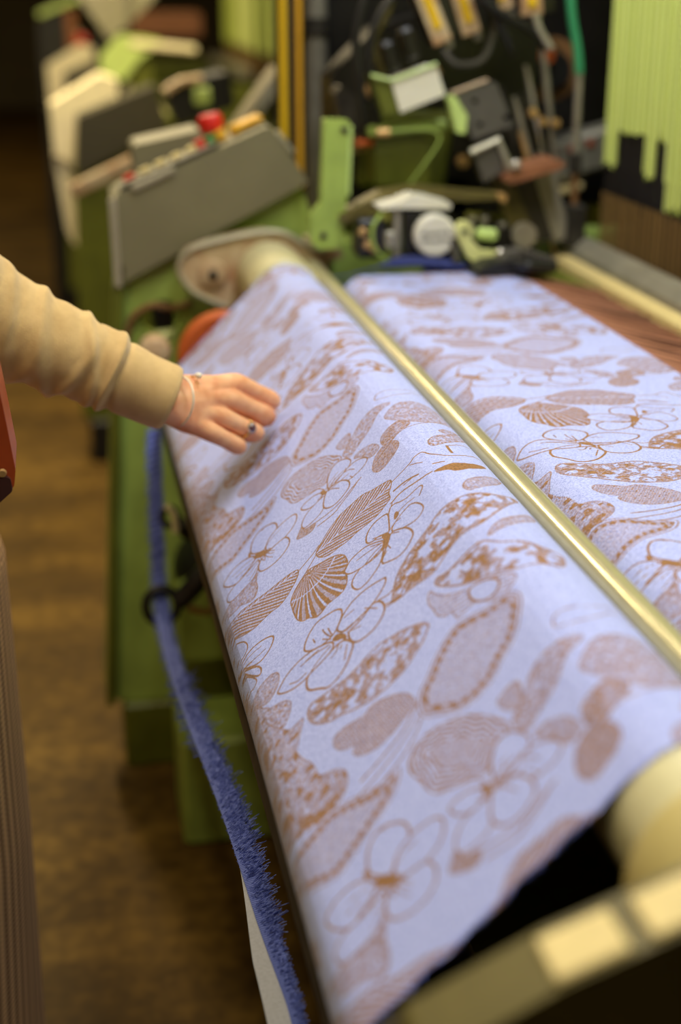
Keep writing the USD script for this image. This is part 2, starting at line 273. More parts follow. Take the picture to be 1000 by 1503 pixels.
MOTIFS = [
('speck',"910.9,1534.4 907.5,1499.9 897.5,1479.5 897.9,1458.5 886.9,1453.1 875.7,1443 874.1,1428.9 881,1415.5 891.3,1411.5 903.2,1410.6 919.9,1415.2 935.6,1421.9 960.7,1427.6 961.3,1387.8 961.6,1355.8 960.2,1318.2 959.2,1386.6 960.4,1529.4 958.6,1592.1 961.8,1699.4 952.8,1684.1 919.6,1591.5","",0),
('speck',"946.3,1104.3 943.5,1081.3 928.6,1054.7 918.4,1040.6 925.4,1042 928.8,1038.2 924.2,1016.7 913.6,996.3 908,986.1 898.6,986.1 890.7,986.1 901.4,968 907.1,954.4 917.6,952.1 931,951.3 960.2,1013 960.9,1041.3 961.3,1074.9 962.9,1107.4","",0),
('dots',"899.4,1076.6 906.7,1085.5 915.3,1085.6 924.6,1085.3 932.8,1081.8 940.1,1080.1 928.1,1056.3 918,1049.7 910.1,1055 903.4,1062.4","",0),
('dots',"897.9,1022.2 905.2,1033 917.1,1038.5 926.9,1044.5 930.9,1039.4 924.2,1016.7 913.6,996.3 905.2,1004.8 900,1013.4","",0),
('pod',"833.7,1389.3 842,1389.7 852.3,1390.2 862.1,1393.6 877,1403.3 890.6,1410 902.7,1413.6 916.5,1408.3 931.9,1409.7 945.6,1410.9 959.9,1406.9 961.3,1387.8 942.3,1365.3 921,1348.5 907,1344.1 893.8,1349.1 880.5,1354.2 869.1,1359.3 855.7,1364.4 846.4,1369.6 838.3,1377.9","958.8,1392.9 833.7,1389.3",0),
('str',"880.2,1397.5 858.5,1400.9 831.9,1407 812.8,1416.6 805.5,1420.8","",1.2),
('str',"873.1,1391.2 852.3,1390.2 830.4,1395 810.8,1407.4 804.8,1414.7","",1.2),
('pod',"693,1439.8 707.2,1412.6 718.8,1401.3 730.6,1396 743.9,1385 756.9,1382.7 769,1383.3 781.8,1389.7 794.5,1405.1 803.1,1413.1 804.1,1426.8 798.4,1441.9 785.6,1450.6 774,1462.7 760.9,1471.6 746.5,1477.2 731.1,1469.8 716.9,1459.4 704.3,1458.7 696.1,1452.3","803.8,1419.1 695.4,1447.8",0),
('blot',"762.4,947.4 768.6,959 774.4,963.8 786.3,973.4 794.3,976.7 804.7,982.5 815,984.1 824.7,982.5 834.5,980.9 843.7,980.9 854.4,984.3 865.2,987.6 879.6,992.7 886.3,991.1 889.5,978.6 886.6,965.6 878,954.4 870,947.3 861.8,944.2 849.5,935 833.5,926.7 826.1,924.5 812.4,923.8 803.1,923 793.6,925.3 782.8,931.3 776.4,932.8 769.5,939.7","889.5,978.6 762.4,947.4",0),
('hatch',"801.6,877.4 803.8,895.5 813.8,908.3 825.5,917 834.9,922.2 843.6,917.7 859.6,925.9 872.1,928.8 876.8,919.8 874.2,908 867,900.1 857.9,896.6 864.4,891.5 861.6,881.7 850.1,872.8 837.1,869.5 822.4,871.7 810.7,875.2","876.7,917.6 801.6,877.4",0),
('str',"802.1,876 817.5,863.7 835.9,858.1 855.7,854.6 866.4,853.8","",1.4),
('shell',"750.7,1331.9 764.2,1363 774.6,1377.8 786.6,1387 799.5,1393.5 811.1,1397.1 820,1394.5 828.9,1383.3 829.4,1371.7 824.6,1357.3 823.8,1343.3 816.8,1330.7 807.9,1326.2 799.4,1320.5 789,1314.7 778.7,1309 774,1319.4 766.7,1324.5 755,1324","828.8,1374.6 750.7,1331.9",0),
('dots',"729.5,1364.2 743.5,1364.9 752.6,1361.1 748.9,1345.6 742,1338.4 734.5,1343.5","",0),
('dots',"751.5,1329.3 745.3,1337.2 733.1,1344.9 721.2,1358.2 709.7,1363.3 697.9,1364.2 686.7,1361.8 677.4,1356.4 682,1349.9 692.1,1347 701.6,1338.5 705.1,1332.7 715.4,1325.1 726.6,1320.2 737.8,1315.3 744.8,1311.6","",0),
('dots',"743.6,1302.4 736.3,1307.3 726.4,1301.7 717.3,1293.5 713.4,1275.6 718.7,1270.7 728.1,1271.1 731.8,1283.8 736.3,1294.3","",0),
('dense',"734.1,1245.4 728.1,1258.7 722.1,1265.9 713.1,1270.5 703.5,1265.3 697.2,1257.8 696.6,1245.8 703.8,1236.1 714.5,1231.6 724.3,1229.6 730.5,1233.3","",0),
('dots',"695.1,1323.6 685.6,1335 675.3,1346.9 662.9,1350.9 650.1,1350 640.3,1345.8 631.5,1341 628,1315.8 625.3,1294.6 639.5,1284.8 653.9,1275.9 664.8,1276.5 672.8,1282.7 682.4,1295.1 688,1308.2","",0),
('dense',"711.5,1275.5 709.4,1288.1 702.2,1293.3 690.9,1297.2 683,1298.2 674,1283.5 681,1272.7 688,1273.7 696.2,1266.7 704.3,1262.8 709.8,1269.2","",0),
('str',"726,1253.7 700.7,1263.3 688.8,1270.7 676.9,1272 662.7,1274 644.3,1279.2 624.4,1292","",1.0),
('petal',"690.1,1383.6 684.9,1394.8 673.6,1397.3 658,1394.9 642.9,1399.6 625,1409.1 628.4,1374 639.8,1393 661,1376.4 678.7,1376 688.9,1378.7","",0.9),
('dots',"673.7,1221.5 666.1,1230 653.8,1235.8 640,1243.6 622.9,1261.4 625.9,1244.4 648.8,1215.1 661.4,1208.3 670.7,1202.8 675.8,1208.3","",0),
('dots',"656.9,1249.7 647.7,1257.3 637.5,1260.8 624.7,1266.5 643.5,1242 652.4,1240.8","",0),
('solid',"688.7,1147.5 677.7,1148.5 669.2,1151.9 657.6,1148.3 646.2,1151.2 632.5,1156.7 647.6,1138.4 659.1,1134.7 670.4,1130 675.4,1138.8 684.5,1143.1","",0),
('str',"723.6,1192.6 711.2,1192.3 700.6,1192.7 693.9,1198.8 684.8,1200.1 681.3,1187.9 674.5,1178.9 666.7,1170.3 650.4,1173 631,1186.4 627.6,1177.2","",1.2),
('str',"701.4,1190.3 691,1178.2","",1.0),
('str',"727.6,1175 714.3,1172.5 700.7,1162","",1.8),
('str',"736,1160 721.4,1161.8 702.7,1150.9 689.6,1149","",1.6),
('str',"744.3,1145.3 736.7,1157.9 724.4,1142.8 705.6,1142.4 702.7,1136.3 710.7,1128","",1.2),
('str',"661.1,1200 661.8,1187.8 661.5,1179.7","",2.0),
('str',"659.8,1199.9 640.9,1212.6 625.3,1218.1","",0.9),
('str',"717.5,1168.2 706.1,1165.8","",1.0),
('str',"684,1163.5 674.7,1159.4","",1.6),
('dots',"677.2,1093.1 669.8,1105.9 659.9,1110.8 646.4,1117.3 623.7,1134 641.3,1100.3 655.5,1088.7 666.8,1083.2 674.7,1080.8","",0),
('blot',"768.2,1046.5 752.3,1057.8 735.8,1064.5 720,1069 707.4,1075.9 694.2,1075.4 678.2,1075.1 664.3,1071.7 651.1,1065.4 625.6,1076.8 653.4,1039.7 673.2,1018.3 685.8,1010.7 695.8,1014.3 708.4,1015.1 719.6,1010.9 728.9,1006.7 736.3,1002.5 747.1,1004.7 760.3,1011.2 773.3,1013.4 783,1016.7","780.9,1020 623.6,1081.9",0),
('str',"772.5,1015.6 760.3,1028.6 750,1024.1 736.6,1006.8","",1.2),
('str',"777.7,1017.8 787.4,1024.4 793.9,1028.9","",1.4),
('dots',"688.3,984.5 680.9,998.1 666.9,1011 652.3,1016.1 626.3,1040.2 634,1017.3 658.1,998.6 670.8,993.9","",0),
('blot',"744.2,985.9 739.3,994.2 730.2,987.9 716.9,987.9 705.6,987.8 693.3,988 687,979.1 679.4,967.1 664.4,962.2 655.4,948.4 643.7,940.9 641,932.7 651.5,905.8 664.5,914.2 673.7,918.1 684.7,917.7 695.4,928.8 708.7,938.6 722.3,950.1 734.4,966.7","744.2,985.9 649.4,926.3",0),
('ribs',"749.2,988 756.2,973.8 754.5,957.9 755,946.2 747.9,935.7 743.2,938.6 743.5,923.6 739.5,919.9 730.9,923.6 720.6,918.2 715.1,905.6 704.8,896.8 692.9,902.7 686.3,913 696.2,926.8 707.4,933 721.7,942.4 736.7,955.9 746.8,973.7","748,940.5 697.3,915.7",0),
('petal',"723.5,942.4 715.2,940.5 704.5,931.1 699.3,919 706.6,909.2 716.4,910.9 723.4,920 726.2,931.1","",1.6),
('fan',"825,1180.8 814.8,1175 803.3,1164.8 797.8,1152.9 797.9,1143.3 798,1137 802.1,1131.9 806.1,1129.9 804.5,1117.6 806.8,1109.6 810.7,1101.7 818,1099.8 824.3,1101.9 833.9,1104 836.1,1102.1 841.7,1100.2 848.3,1101.3 854,1112.4 859.5,1114.5 865.1,1123.8 866.2,1137.4 865.5,1158.7 864.6,1166.3 857.8,1176 849,1182.5 840.7,1186.8 835.6,1188.9","836.5,1188.9 827.3,1097",0),
('feather',"722.6,1198.3 733.5,1206.5 745.7,1213.8 754.1,1222.2 762.9,1223.7 773.5,1225.2 782.4,1226.6 790.4,1224.5 800.8,1220.1 810,1213.4 817.9,1207.8 822.7,1203.3 821.5,1190.8 813.6,1179.4 805.6,1175.8 798.8,1174.6 789.4,1169.9 777,1169.6 764.3,1165 751,1162.5 739.1,1166.6 733.2,1168.6 733.2,1179.5 727.5,1186","823,1202.2 727.3,1189.4",0),
('str',"816.1,1211.2 824.6,1206.8 834.3,1204.8 844,1202.8","",1.2),
('str',"822.7,1199.9 831.7,1193.3 840.7,1186.8","",1.0),
('feather',"843.5,1205.1 852.8,1212.3 863.1,1216.1 871.8,1218.7 879,1220.1 889.5,1223.9 898.1,1227.8 907.1,1230.4 915.8,1234.3 924.1,1234.9 933.8,1238.3 944,1244 960.6,1260.6 959.6,1249 952.9,1224.5 937.8,1206.6 921.6,1187.6 909.4,1181.8 898.4,1181.5 887.5,1181.2 877.6,1176.5 868.1,1178.5 859.3,1185 850.4,1191.5","960,1243.7 843.7,1203.9",0),
('dots',"884.7,1274.1 889.1,1271.8 895.9,1266.9 903.7,1267.2 912.9,1270.1 920.9,1271.2 927.8,1271.3 937.3,1271.4 946.4,1274.8 956.9,1281.4 939.2,1255.9 924.2,1244.7 915.6,1245.3 906.1,1235.2 899,1232.6 893.8,1239.7 891.1,1248.1 891.2,1261.8","",0),
('dense',"943.3,1319.7 954.8,1333.6 961.3,1330.9 965,1325.1 959.1,1305.7 950.3,1299.6 944.1,1306","",0),
('petal',"880,1297.2 890.3,1294.9 902.6,1292.8 916.4,1293.3 925.7,1290.5 931.4,1285.3 927.5,1272.4 917.2,1267.8 905.1,1269.8 893.5,1269.4 886.2,1276.7 879.6,1289.3","",1.2),
('petal',"884.4,1314.5 896.5,1324.5 908,1327.6 918.7,1325.8 926.1,1322.5 930.1,1318.7 923.2,1302.9 914.4,1293.2 904.6,1292.9 893.7,1297.7 882.8,1302.5","",1.4),
('petal',"887.3,1320 882.5,1338.9 875.5,1348.3 864.8,1350.7 855.9,1344.7 847.6,1336.1 846.7,1322.4 852.4,1314.6 860.9,1312.3 867.9,1307.2 871,1302.1","",1.5),
('petal',"868.5,1304.6 862.3,1315 851.2,1319.9 839.4,1319.4 828.2,1316.3 821.9,1309.4 824.7,1297.7 832.4,1290.2 840.8,1287.9 851,1285.7 861.5,1291.3 868.5,1295.4","",1.3),
('petal',"867.4,1291.5 859.6,1291.2 850.1,1289.5 843,1286.7 840.2,1273.8 844.1,1265.1 851,1260.4 861.1,1258.3 872,1261.1 880.5,1266.4 884.7,1274.1 882.1,1286.8 875.2,1291.8","",1.4),
('solid',"884.4,1309.2 880,1311.7 872.4,1304.8 867.5,1295.4 870,1292.9 876.3,1295.7 881.8,1302.5","",0),
('solid',"887.4,1329.5 886.8,1317.3 890,1321.5","",0),
('str',"882.8,1302.5 896.6,1303.1 912,1306.3","",0.8),
('str',"880.9,1297.2 894.2,1295.1 906.8,1296.9","",0.8),
('str',"879.8,1293.2 891.9,1287.2 899.7,1287.5","",0.8),
('str',"879.6,1289.3 889.5,1279.4 898.3,1274.6","",0.8),
('str',"883.7,1307.8 898.5,1313.8 914.5,1314.4","",0.8),
('str',"868.5,1295.4 864,1288.8 859.6,1282.2","",0.8),
('str',"869,1292.8 865.1,1283.6 861.1,1279.7","",0.8),
('str',"872.7,1294.3 869.3,1282.5 864.5,1273.4","",0.8),
('str',"872.9,1293 872.4,1286.5 874.2,1282.7","",0.8),
('str',"868.9,1298 864.3,1296.6 861.8,1290","",0.8),
('str',"876,1297 877.8,1293.2 874.9,1284","",0.8),
('str',"866,1307.1 856.9,1312.1 845.1,1311.6","",0.8),
('str',"868.8,1350.8 861.9,1345","",0.8),
('petal',"781.5,1298.6 775.3,1318.2 765.2,1329.8 754.2,1326.7 746.3,1313 745.5,1302.4 752.1,1296.2 761.1,1295.2 770.7,1295.6 779.1,1293.3","",1.2),
('petal',"777.9,1290.7 763,1295.3 750.8,1297.4 740.1,1294.4 730.6,1281.3 731.1,1273.7 738.2,1268.9 747.6,1269.3 758.1,1272.2 769.2,1280.1","",1.2),
('petal',"787.4,1291.1 799,1291.5 808.6,1291.9 817.6,1287 823.9,1277 822.6,1266.9 811.8,1264 800.5,1263.6 793.5,1268.4 786.3,1280.8","",1.2),
('dense',"823.8,1276 830.2,1267.2 835.1,1261.3 824.4,1252.1 814.3,1246.9 806.8,1257.7 818.1,1261.8 822.9,1265.7","",0),
('petal',"784.8,1293.5 775.2,1293.2 765.2,1287.6 758.1,1272.2 759.8,1259.8 768.7,1255.1 778.7,1253 787.4,1255.8 794.1,1265.9 793.4,1275.9","",1.4),
('petal',"787.9,1300.2 796.2,1309.7 805.3,1312.7 813.1,1313 817,1309.2 811.2,1297.1 802.8,1291.6 795.1,1291.3 788.7,1293.7","",1.3),
('solid',"789.8,1304.2 786.3,1302.7 784.2,1294.3 786.5,1291 789.3,1297.1","",0),
('str',"808.1,1256.5 789.4,1248.5 772.6,1247.9 760.1,1252.4 746.3,1254.4","",1.2),
('str',"808.7,1246.7 786.4,1238.7 777.7,1243.2 761.5,1247.6 750.1,1254.5","",1.2),
('str',"783.5,1298.7 773.6,1306.2 763.3,1308.4","",0.9),
('str',"782.2,1296 771.2,1300.8 757.7,1300.3","",0.9),
('str',"781.7,1290.8 769,1287.8 754.5,1284.7","",0.9),
('str',"753.9,1300.1 759.2,1295.2 752.3,1292.3 747.6,1281.9","",0.9),
('str',"784.7,1301.3 790.3,1317.4 797.4,1320.4","",0.9),
('str',"788,1296.3 796.4,1294","",0.9),
('str',"784.5,1294.8 776.6,1288.1 770.6,1275.1","",0.9),
('str',"776.5,1295.8 768.6,1303.3","",0.9),
('str',"754.8,1277.1 753.2,1269.5","",0.9),
('petal',"749.5,1118.6 742.5,1124.6 730.9,1128.4 719.1,1128.2 712.2,1106.9 717.8,1098.2 726.8,1096.4 736.4,1102.4 747.1,1110.5","",1.2),
('petal',"775,1135.5 772.4,1147 765.8,1154.3 756.5,1156.2 747.1,1152.8 743.2,1148.5 746.4,1136 749.9,1122.7 752.9,1118.7 761.5,1129 768.4,1129.2","",1.4),
('petal',"761.8,1106.8 768.7,1101 775.9,1105 786.4,1109.2 795.5,1107.4 802.8,1102.5 805.7,1092.7 801.9,1080.1 794.2,1078.1 785.3,1079.8 773.6,1085.4 767.2,1095","",1.4),
('petal',"759.3,1114.8 767.9,1125.1 777.4,1133.5 787.1,1135.8 795.7,1135.9 802.7,1129.9 806.1,1126.8 803,1116.6 793.2,1109.3 782.6,1105.2 770.8,1105 761.8,1106.8","",1.3),
('petal',"750.2,1116.6 742.7,1108.5 735.7,1099.4 733.1,1082.9 739,1075.4 747.4,1069.8 757.2,1070 766.2,1077.7 772.6,1083.5 765.6,1095 757.4,1104.7","",1.5),
('solid',"759.1,1125.9 753.6,1121.7 752,1113.6 756.3,1105.7 761.5,1099.9 764,1107.8 758.7,1113.7","",0),
('solid',"737,1141 734.7,1132.6 739.4,1128.6 741.6,1129.7","",0),
('str',"763.9,1110.8 774,1111 785.4,1107.2","",1.0),
('str',"764.3,1114.8 777.7,1121.2 790.1,1125.5","",1.0),
('str',"763.1,1102.8 773.7,1101.1 784.3,1105.2","",1.0),
('str',"761.6,1112.8 773,1125.2","",1.0),
('str',"767.1,1133.3 759.4,1124.9","",1.0),
('str',"765.6,1127.1 758,1118.8","",1.0),
('str',"750.6,1120.7 742.5,1124.6 736.4,1122.4","",1.0),
('str',"749.8,1112.6 744,1104.5","",1.0),
('str',"762.2,1095 766.8,1091.1","",1.0),
('str',"758.7,1100.8 757.9,1092.9","",1.0),
('str',"739.8,1132.7 728.2,1136.6 716,1132.2","",1.0),
('str',"740.5,1151.6 735,1157.8","",1.0),
('petal',"835.8,1054.2 831,1059.7 823.9,1067.1 812.4,1072.6 800.9,1072.4 788.9,1068.5 779.2,1062.8 774.4,1059.9 777.8,1051.7 786,1046.3 793.6,1042.7 802.2,1041 818.3,1041.2 829.6,1041.3","",1.5),
('petal',"827.4,1037.6 815.1,1035.7 802.8,1039.2 795.2,1042.7 788.1,1034.6 787.6,1021.3 793.5,1012.7 803,1007.6 812.4,1007.7 822.4,1011.2 827.8,1019.9","",1.7),
('petal',"870.4,1067.7 868.6,1078.1 860,1088.7 848.4,1094.4 837.9,1089.3 828.8,1085.3 822.7,1077.5 824.5,1068 832.1,1058.7 839.6,1052.3 855.5,1054.4","",1.5),
('petal',"833.3,1034.1 828.3,1023.4 825.8,1015.5 831.8,1006.1 841,995.9 851.8,990.9 862.8,991 869.5,1001.2 879.6,1011.5 880.1,1022.1 875.8,1032.7 864,1034.4 851.1,1034.3","",1.8),
('petal',"841.6,1045 855,1056.2 871.3,1063.9 886.3,1064.1 897.2,1060.5 905.5,1053.1 908.6,1050.3 903.1,1042 893.3,1034.7 881.1,1031 871,1032.7 858,1032.5 844.6,1034.2","",1.5),
('solid',"842.7,1046.9 838.7,1049.6 833.4,1045.3 829.3,1036.8 830.3,1030.5 833.9,1037.7 838.2,1039.6","",0),
('str',"845.9,1041.4 859.3,1039.8 870.5,1034.4","",1.1),
('str',"844.1,1036 854.8,1032.5 862.9,1032.6","",1.1),
('str',"846.5,1045.1 862.6,1052.6 878.6,1054.6","",1.1),
('str',"843.4,1050.5 850.2,1061.8","",1.1),
('str',"842.4,1054.2 845.9,1065.5 846.7,1075","",1.1),
('str',"840.7,1054.2 841.6,1069.2","",1.1),
('str',"838.1,1034.2 843.8,1025.3 850.2,1025.4","",1.1),
('str',"836.4,1028.8 839,1025.3","",1.1),
('str',"857.6,1052.6 872,1054.6","",1.1),
('str',"876.1,1038.1 885.9,1038.2 894,1045.6","",1.1),
('str',"832,1021.7 839.7,1006.1","",1.1),
('str',"858.4,1075.1 857.9,1067.5","",1.1),
('str',"831.9,1044.9 821,1043 812.4,1039.3","",1.0),
('str',"823.9,1061.4 813,1059.4","",1.0),
('str',"827.4,1037.6 814,1028.6","",1.0),
('str',"803.8,1046.5 794.3,1030.2","",1.0),
('str',"789.9,1039.1 779.4,1031.8 768.1,1037.1","",1.2),
('str',"786.6,1019.6 776.7,1016 770,1012.5","",1.2),
('petal',"944.3,1161.9 958.7,1211.2 947.5,1208.8 928.8,1185.9 922.4,1174.3 922,1162.1 928.9,1157.3","",1.2),
('petal',"942.2,1152.1 929.9,1153.6 918.9,1153.8 906.7,1151 895.8,1143.3 892.8,1136.9 897.5,1127.6 905.8,1121.5 916.7,1119.7 928.4,1131.5","",1.4),
('petal',"942,1138.2 924,1104.9 924.3,1095 933.6,1096 945.4,1105.1 944.4,1124.1","",1.2),
('petal',"940.1,1142.7 925.2,1125.6 917.4,1116.7 915.1,1106.4 919.3,1100 928.1,1114.8","",1.5),
('solid',"961.4,1157.1 951.8,1154.7 945.3,1151.4 940.1,1142.7 947.8,1144.2","",0),
('str',"937.5,1148.6 922.6,1146.1 908.5,1142.5","",0.9),
('str',"933.5,1140.9 917.8,1132.3 905.4,1131.9","",0.9),
('str',"936,1142.8 923.4,1133.6","",0.9)]

def curves(parent, name, lines, width, mat_, kind='stuff'):
    base = str(parent.GetPath())
    c = UsdGeom.BasisCurves.Define(stage, base + '/' + numbered(base, name))
    c.CreateTypeAttr('linear'); c.CreateCurveVertexCountsAttr(Vt.IntArray([len(l) for l in lines]))
    c.CreatePointsAttr(Vt.Vec3fArray.FromNumpy(np.vstack(lines).astype(np.float32)))
    c.CreateWidthsAttr(Vt.FloatArray([width])); c.SetWidthsInterpolation('constant')
    UsdShade.MaterialBindingAPI.Apply(c.GetPrim()).Bind(M[mat_])
    return tag(c.GetPrim(), None, None, None, kind)

# ------------------------------------------------------------------ the hall
struct('floor', box(-5, 7, -3, 17, -0.1, 0, 0.001), 'floor')
struct('wall_far', box(-5, 7, 17, 17.2, 0, 4.2, 0.001), 'concrete_wall')
struct('wall_left', box(-5.2, -5, -3, 17, 0, 4.2, 0.001), 'concrete_wall')
struct('wall_right', box(7, 7.2, -3, 17, 0, 4.2, 0.001), 'concrete_wall')
struct('wall_near', box(-5, 7, -3.2, -3, 0, 4.2, 0.001), 'concrete_wall')
struct('ceiling', box(-5, 7, -3, 17, 4.2, 4.4, 0.001), 'concrete_wall')
for i, (x, y, z, L, pw, col) in enumerate(LAMPS):
    t = thing('ceiling_lamp', ['white tube lamp hanging above the harness of the patterned loom', 'white tube lamp hanging above the near end of the patterned loom', 'white tube lamp hanging over the gap behind the patterned loom',
               'white tube lamp hanging over the cream hooded console', 'white tube lamp hanging over the most distant loom', 'white tube lamp hanging over the far end of the aisle', 'white tube lamp hanging behind the person in the sweater'][i], 'lamp')
    part(t, 'housing', box(x - 0.10, x + 0.10, y - L / 2 - 0.05, y + L / 2 + 0.05, z, z + 0.07, 0.01), 'lamp_housing')
    for s in (-1, 1): part(t, 'hanger', tube([(x, y + s * L * 0.4, z + 0.06), (x, y + s * L * 0.4, 4.2)], 0.005, 6), 'dark_steel')

# ------------------------------------------------------------------ the woven cloth: one sheet, from the fell over breast rail and roller down to the cloth roll
def arc(c, R, a0, a1, n=14):
    t = np.radians(np.linspace(a0, a1, n)); return np.c_[c[0] + R * np.cos(t), c[1] + R * np.sin(t)]
ROLL, ROLL_R = np.array([0.335, 0.92629]), 0.05
DRUM, DRUM_R = np.array([0.1843, 0.77559]), 0.05
PROFILE = np.vstack([[[0.690, 0.955]], arc((0.455, 0.915), 0.04, 90, 180), arc((0.400, 0.80), 0.015, 360, 180), arc(ROLL, ROLL_R, 0, 135), arc(DRUM, DRUM_R, 135, 270), [[0.25, DRUM[1] - DRUM_R]]])
PROFILE = PROFILE[np.r_[True, np.linalg.norm(np.diff(PROFILE, axis=0), axis=1) > 1e-6]]
ARC_S = np.r_[0, np.cumsum(np.linalg.norm(np.diff(PROFILE, axis=0), axis=1))]
Y0, Y1 = 0.65, 2.095

def chaikin(p, closed=True, n=2):
    p = np.asarray(p, float)
    for _ in range(n):
        if closed:
            q = np.roll(p, -1, 0); p = np.stack([0.75 * p + 0.25 * q, 0.25 * p + 0.75 * q], 1).reshape(-1, 2)
        else:
            q = np.stack([0.75 * p[:-1] + 0.25 * p[1:], 0.25 * p[:-1] + 0.75 * p[1:]], 1).reshape(-1, 2); p = np.vstack([p[:1], q, p[-1:]])
    return p

def seg_dist(X, Y, poly, closed):
    """distance to the polyline, and (closed) whether inside"""
    d2 = np.full(X.shape, 1e9, np.float32); ins = np.zeros(X.shape, bool)
    q = np.roll(poly, -1, 0) if closed else poly[1:]
    for (ax, ay), (bx, by) in zip(poly[:len(q)], q):
        ex, ey = bx - ax, by - ay; L = ex * ex + ey * ey
        if L < 1e-9: continue
        px, py = X - ax, Y - ay
        t = np.clip((px * ex + py * ey) / L, 0, 1)
        d2 = np.minimum(d2, (px - t * ex) ** 2 + (py - t * ey) ** 2)
        if closed and ay != by:
            ins ^= ((ay > Y) != (by > Y)) & (px < ex * (Y - ay) / ey)
    return np.sqrt(d2), ins

def figure(kind, X, Y, d, axis, seed):
    """how densely copper shows inside a motif; millimetres"""
    P3 = lambda sc: np.stack([X / sc, Y / sc, np.full_like(X, seed * 3.7)], -1)
    nz = meshkit.noise(P3(1.7), seed)
    if kind == 'petal': return np.zeros_like(X)
    if kind == 'solid': return np.ones_like(X)
    if kind == 'dots': return 0.48 + 0.62 * (nz - 0.5) + 0.1 * np.exp(-d / 2.0)
    if kind == 'dense': return 0.62 + 0.5 * (nz - 0.5)
    if kind == 'speck':
        big = meshkit.noise(P3(7.0), seed + 5)
        return np.where(big > 0.66, 0.78, 0.47) + 0.5 * (nz - 0.5)
    if len(axis) == 2:
        a0 = axis[0]; t = axis[1] - axis[0]; L = np.linalg.norm(t); t = t / L; n = np.array([-t[1], t[0]])
        u = (X - a0[0]) * t[0] + (Y - a0[1]) * t[1]; v = (X - a0[0]) * n[0] + (Y - a0[1]) * n[1]
        rr, th = np.hypot(u, v), np.arctan2(v, u)
    else:
        u, v, rr, th, L = X, Y, X, Y, 60.0
    if kind == 'feather':
        up = v > 0; ph = ((u - np.abs(v) * np.where(up, 2.0, 1.3) + 500) / np.where(up, 19.0, 15.0)) % 1.0; dash = (u / 2.4) % 1.0
        ink = 0.86 + 0.2 * (nz - 0.5); ink = np.where(ph < 0.14, 0.06, ink); ink = np.where((ph > 0.44) & (ph < 0.74), np.where(dash < 0.5, 0.2, 0.5), ink)
        return np.where(np.abs(v) < 0.8, 0.12, ink)
    if kind == 'fan':
        ph = ((th * 180 / np.pi + 0.1 * rr) / 12.0) % 1.0; ink = 0.84 + 0.2 * (nz - 0.5)
        ink = np.where((ph < 0.13), 0.1, ink); ink = np.where((ph > 0.40) & (ph < 0.70) & ((rr / 1.9) % 1 < 0.5), 0.15, ink)
        return np.where(np.abs(rr - 0.40 * L) < 1.0, 0.2, ink)
    if kind == 'pod':
        ink = 0.50 + 0.26 * (nz - 0.5); ink = np.where((d > 1.4) & (d < 3.0), 0.16, ink); ink = np.where(np.abs(d - 3.8) < 0.6, 0.85, ink)
        row = np.hypot(d - 7.4, (((u / 7.5) % 1) - 0.5) * 7.5) < 1.9 + 0.8 * nz; ink = np.where(row, 0.90, ink)
        return np.where(d > 10.5, 0.40 + 0.2 * (nz - 0.5), ink)
    if kind == 'blot':
        w = 0.7 * meshkit.noise(P3(6.2), seed + 9) + 0.3 * meshkit.noise(P3(2.7) + 0.37, seed + 2); ink = 0.60 + 0.40 * (nz - 0.5) - 0.55 * np.clip((w - 0.54) / 0.06, 0, 1) + 0.25 * np.clip((0.40 - w) / 0.08, 0, 1)
        return np.where(d < 2.2, 0.62, ink)
    if kind == 'hatch':
        ph = (v / 2.6) % 1; return np.where(ph < 0.35, 0.25, 0.68 + 0.25 * (nz - 0.5))
    if kind == 'shell':
        wob = d + 1.3 * np.sin(u / 3.2); ring = (wob / 4.0) % 1
        ink = np.where(d < 17, np.where(ring < 0.42, 0.95, 0.16), 0.46 + 0.3 * (nz - 0.5)); return ink
    if kind == 'ribs':
        ph = (v / 5.0) % 1; return np.where(ph < 0.25, 0.7, 0.30 + 0.2 * (nz - 0.5))
    return 0.5 + 0 * X

PERIOD = 558.0
def paint(ink, s_mm, y_mm, ds, dy):
    """lay the repeating figure on the part of the cloth whose own coordinates are s_mm, y_mm (figure coordinates s + ds, y + dy)"""
    S, Yv = s_mm + ds, y_mm + dy
    cell = 0.9
    for seed, (kind, pts, axis, w) in enumerate(MOTIFS):
        p = np.array([[float(c) for c in q.split(',')] for q in pts.split()]); ax = np.array([[float(c) for c in q.split(',')] for q in axis.split()]) if axis else np.zeros((0, 2))
        closed = kind != 'str'
        p = chaikin(p, closed, 2); hw = (w or 1.1) / 2 * 1.38
        k0 = math.floor((Yv[0] - p[:, 1].max()) / PERIOD); k1 = math.ceil((Yv[-1] - p[:, 1].min()) / PERIOD)
        for k in range(k0, k1 + 1):
            o = np.array([0, k * PERIOD]); q = p + o; m = hw + 1.5
            i0, i1 = np.searchsorted(S, q[:, 0].min() - m), np.searchsorted(S, q[:, 0].max() + m)
            j0, j1 = np.searchsorted(Yv, q[:, 1].min() - m), np.searchsorted(Yv, q[:, 1].max() + m)
            if i1 <= i0 or j1 <= j0: continue
            X, Yg = np.meshgrid(S[i0:i1], Yv[j0:j1], indexing='ij'); X = X.astype(np.float32); Yg = Yg.astype(np.float32)
            d, ins = seg_dist(X, Yg, q.astype(np.float32), closed)
            cur = ink[i0:i1, j0:j1]
            line = np.clip(0.5 + (hw - d) / cell, 0, 1)
            if closed:
                fill = figure(kind, X, Yg - k * PERIOD, d, ax, seed % 17)
                cur = np.where(ins, fill, cur)
                lv = {'petal': 1.0, 'solid': 1.0, 'feather': 0.9, 'fan': 0.9}.get(kind, 0.72)
                cur = np.where(line > 0, np.maximum(cur, line * lv), cur)
            else:
                cur = np.maximum(cur, line)
            ink[i0:i1, j0:j1] = cur

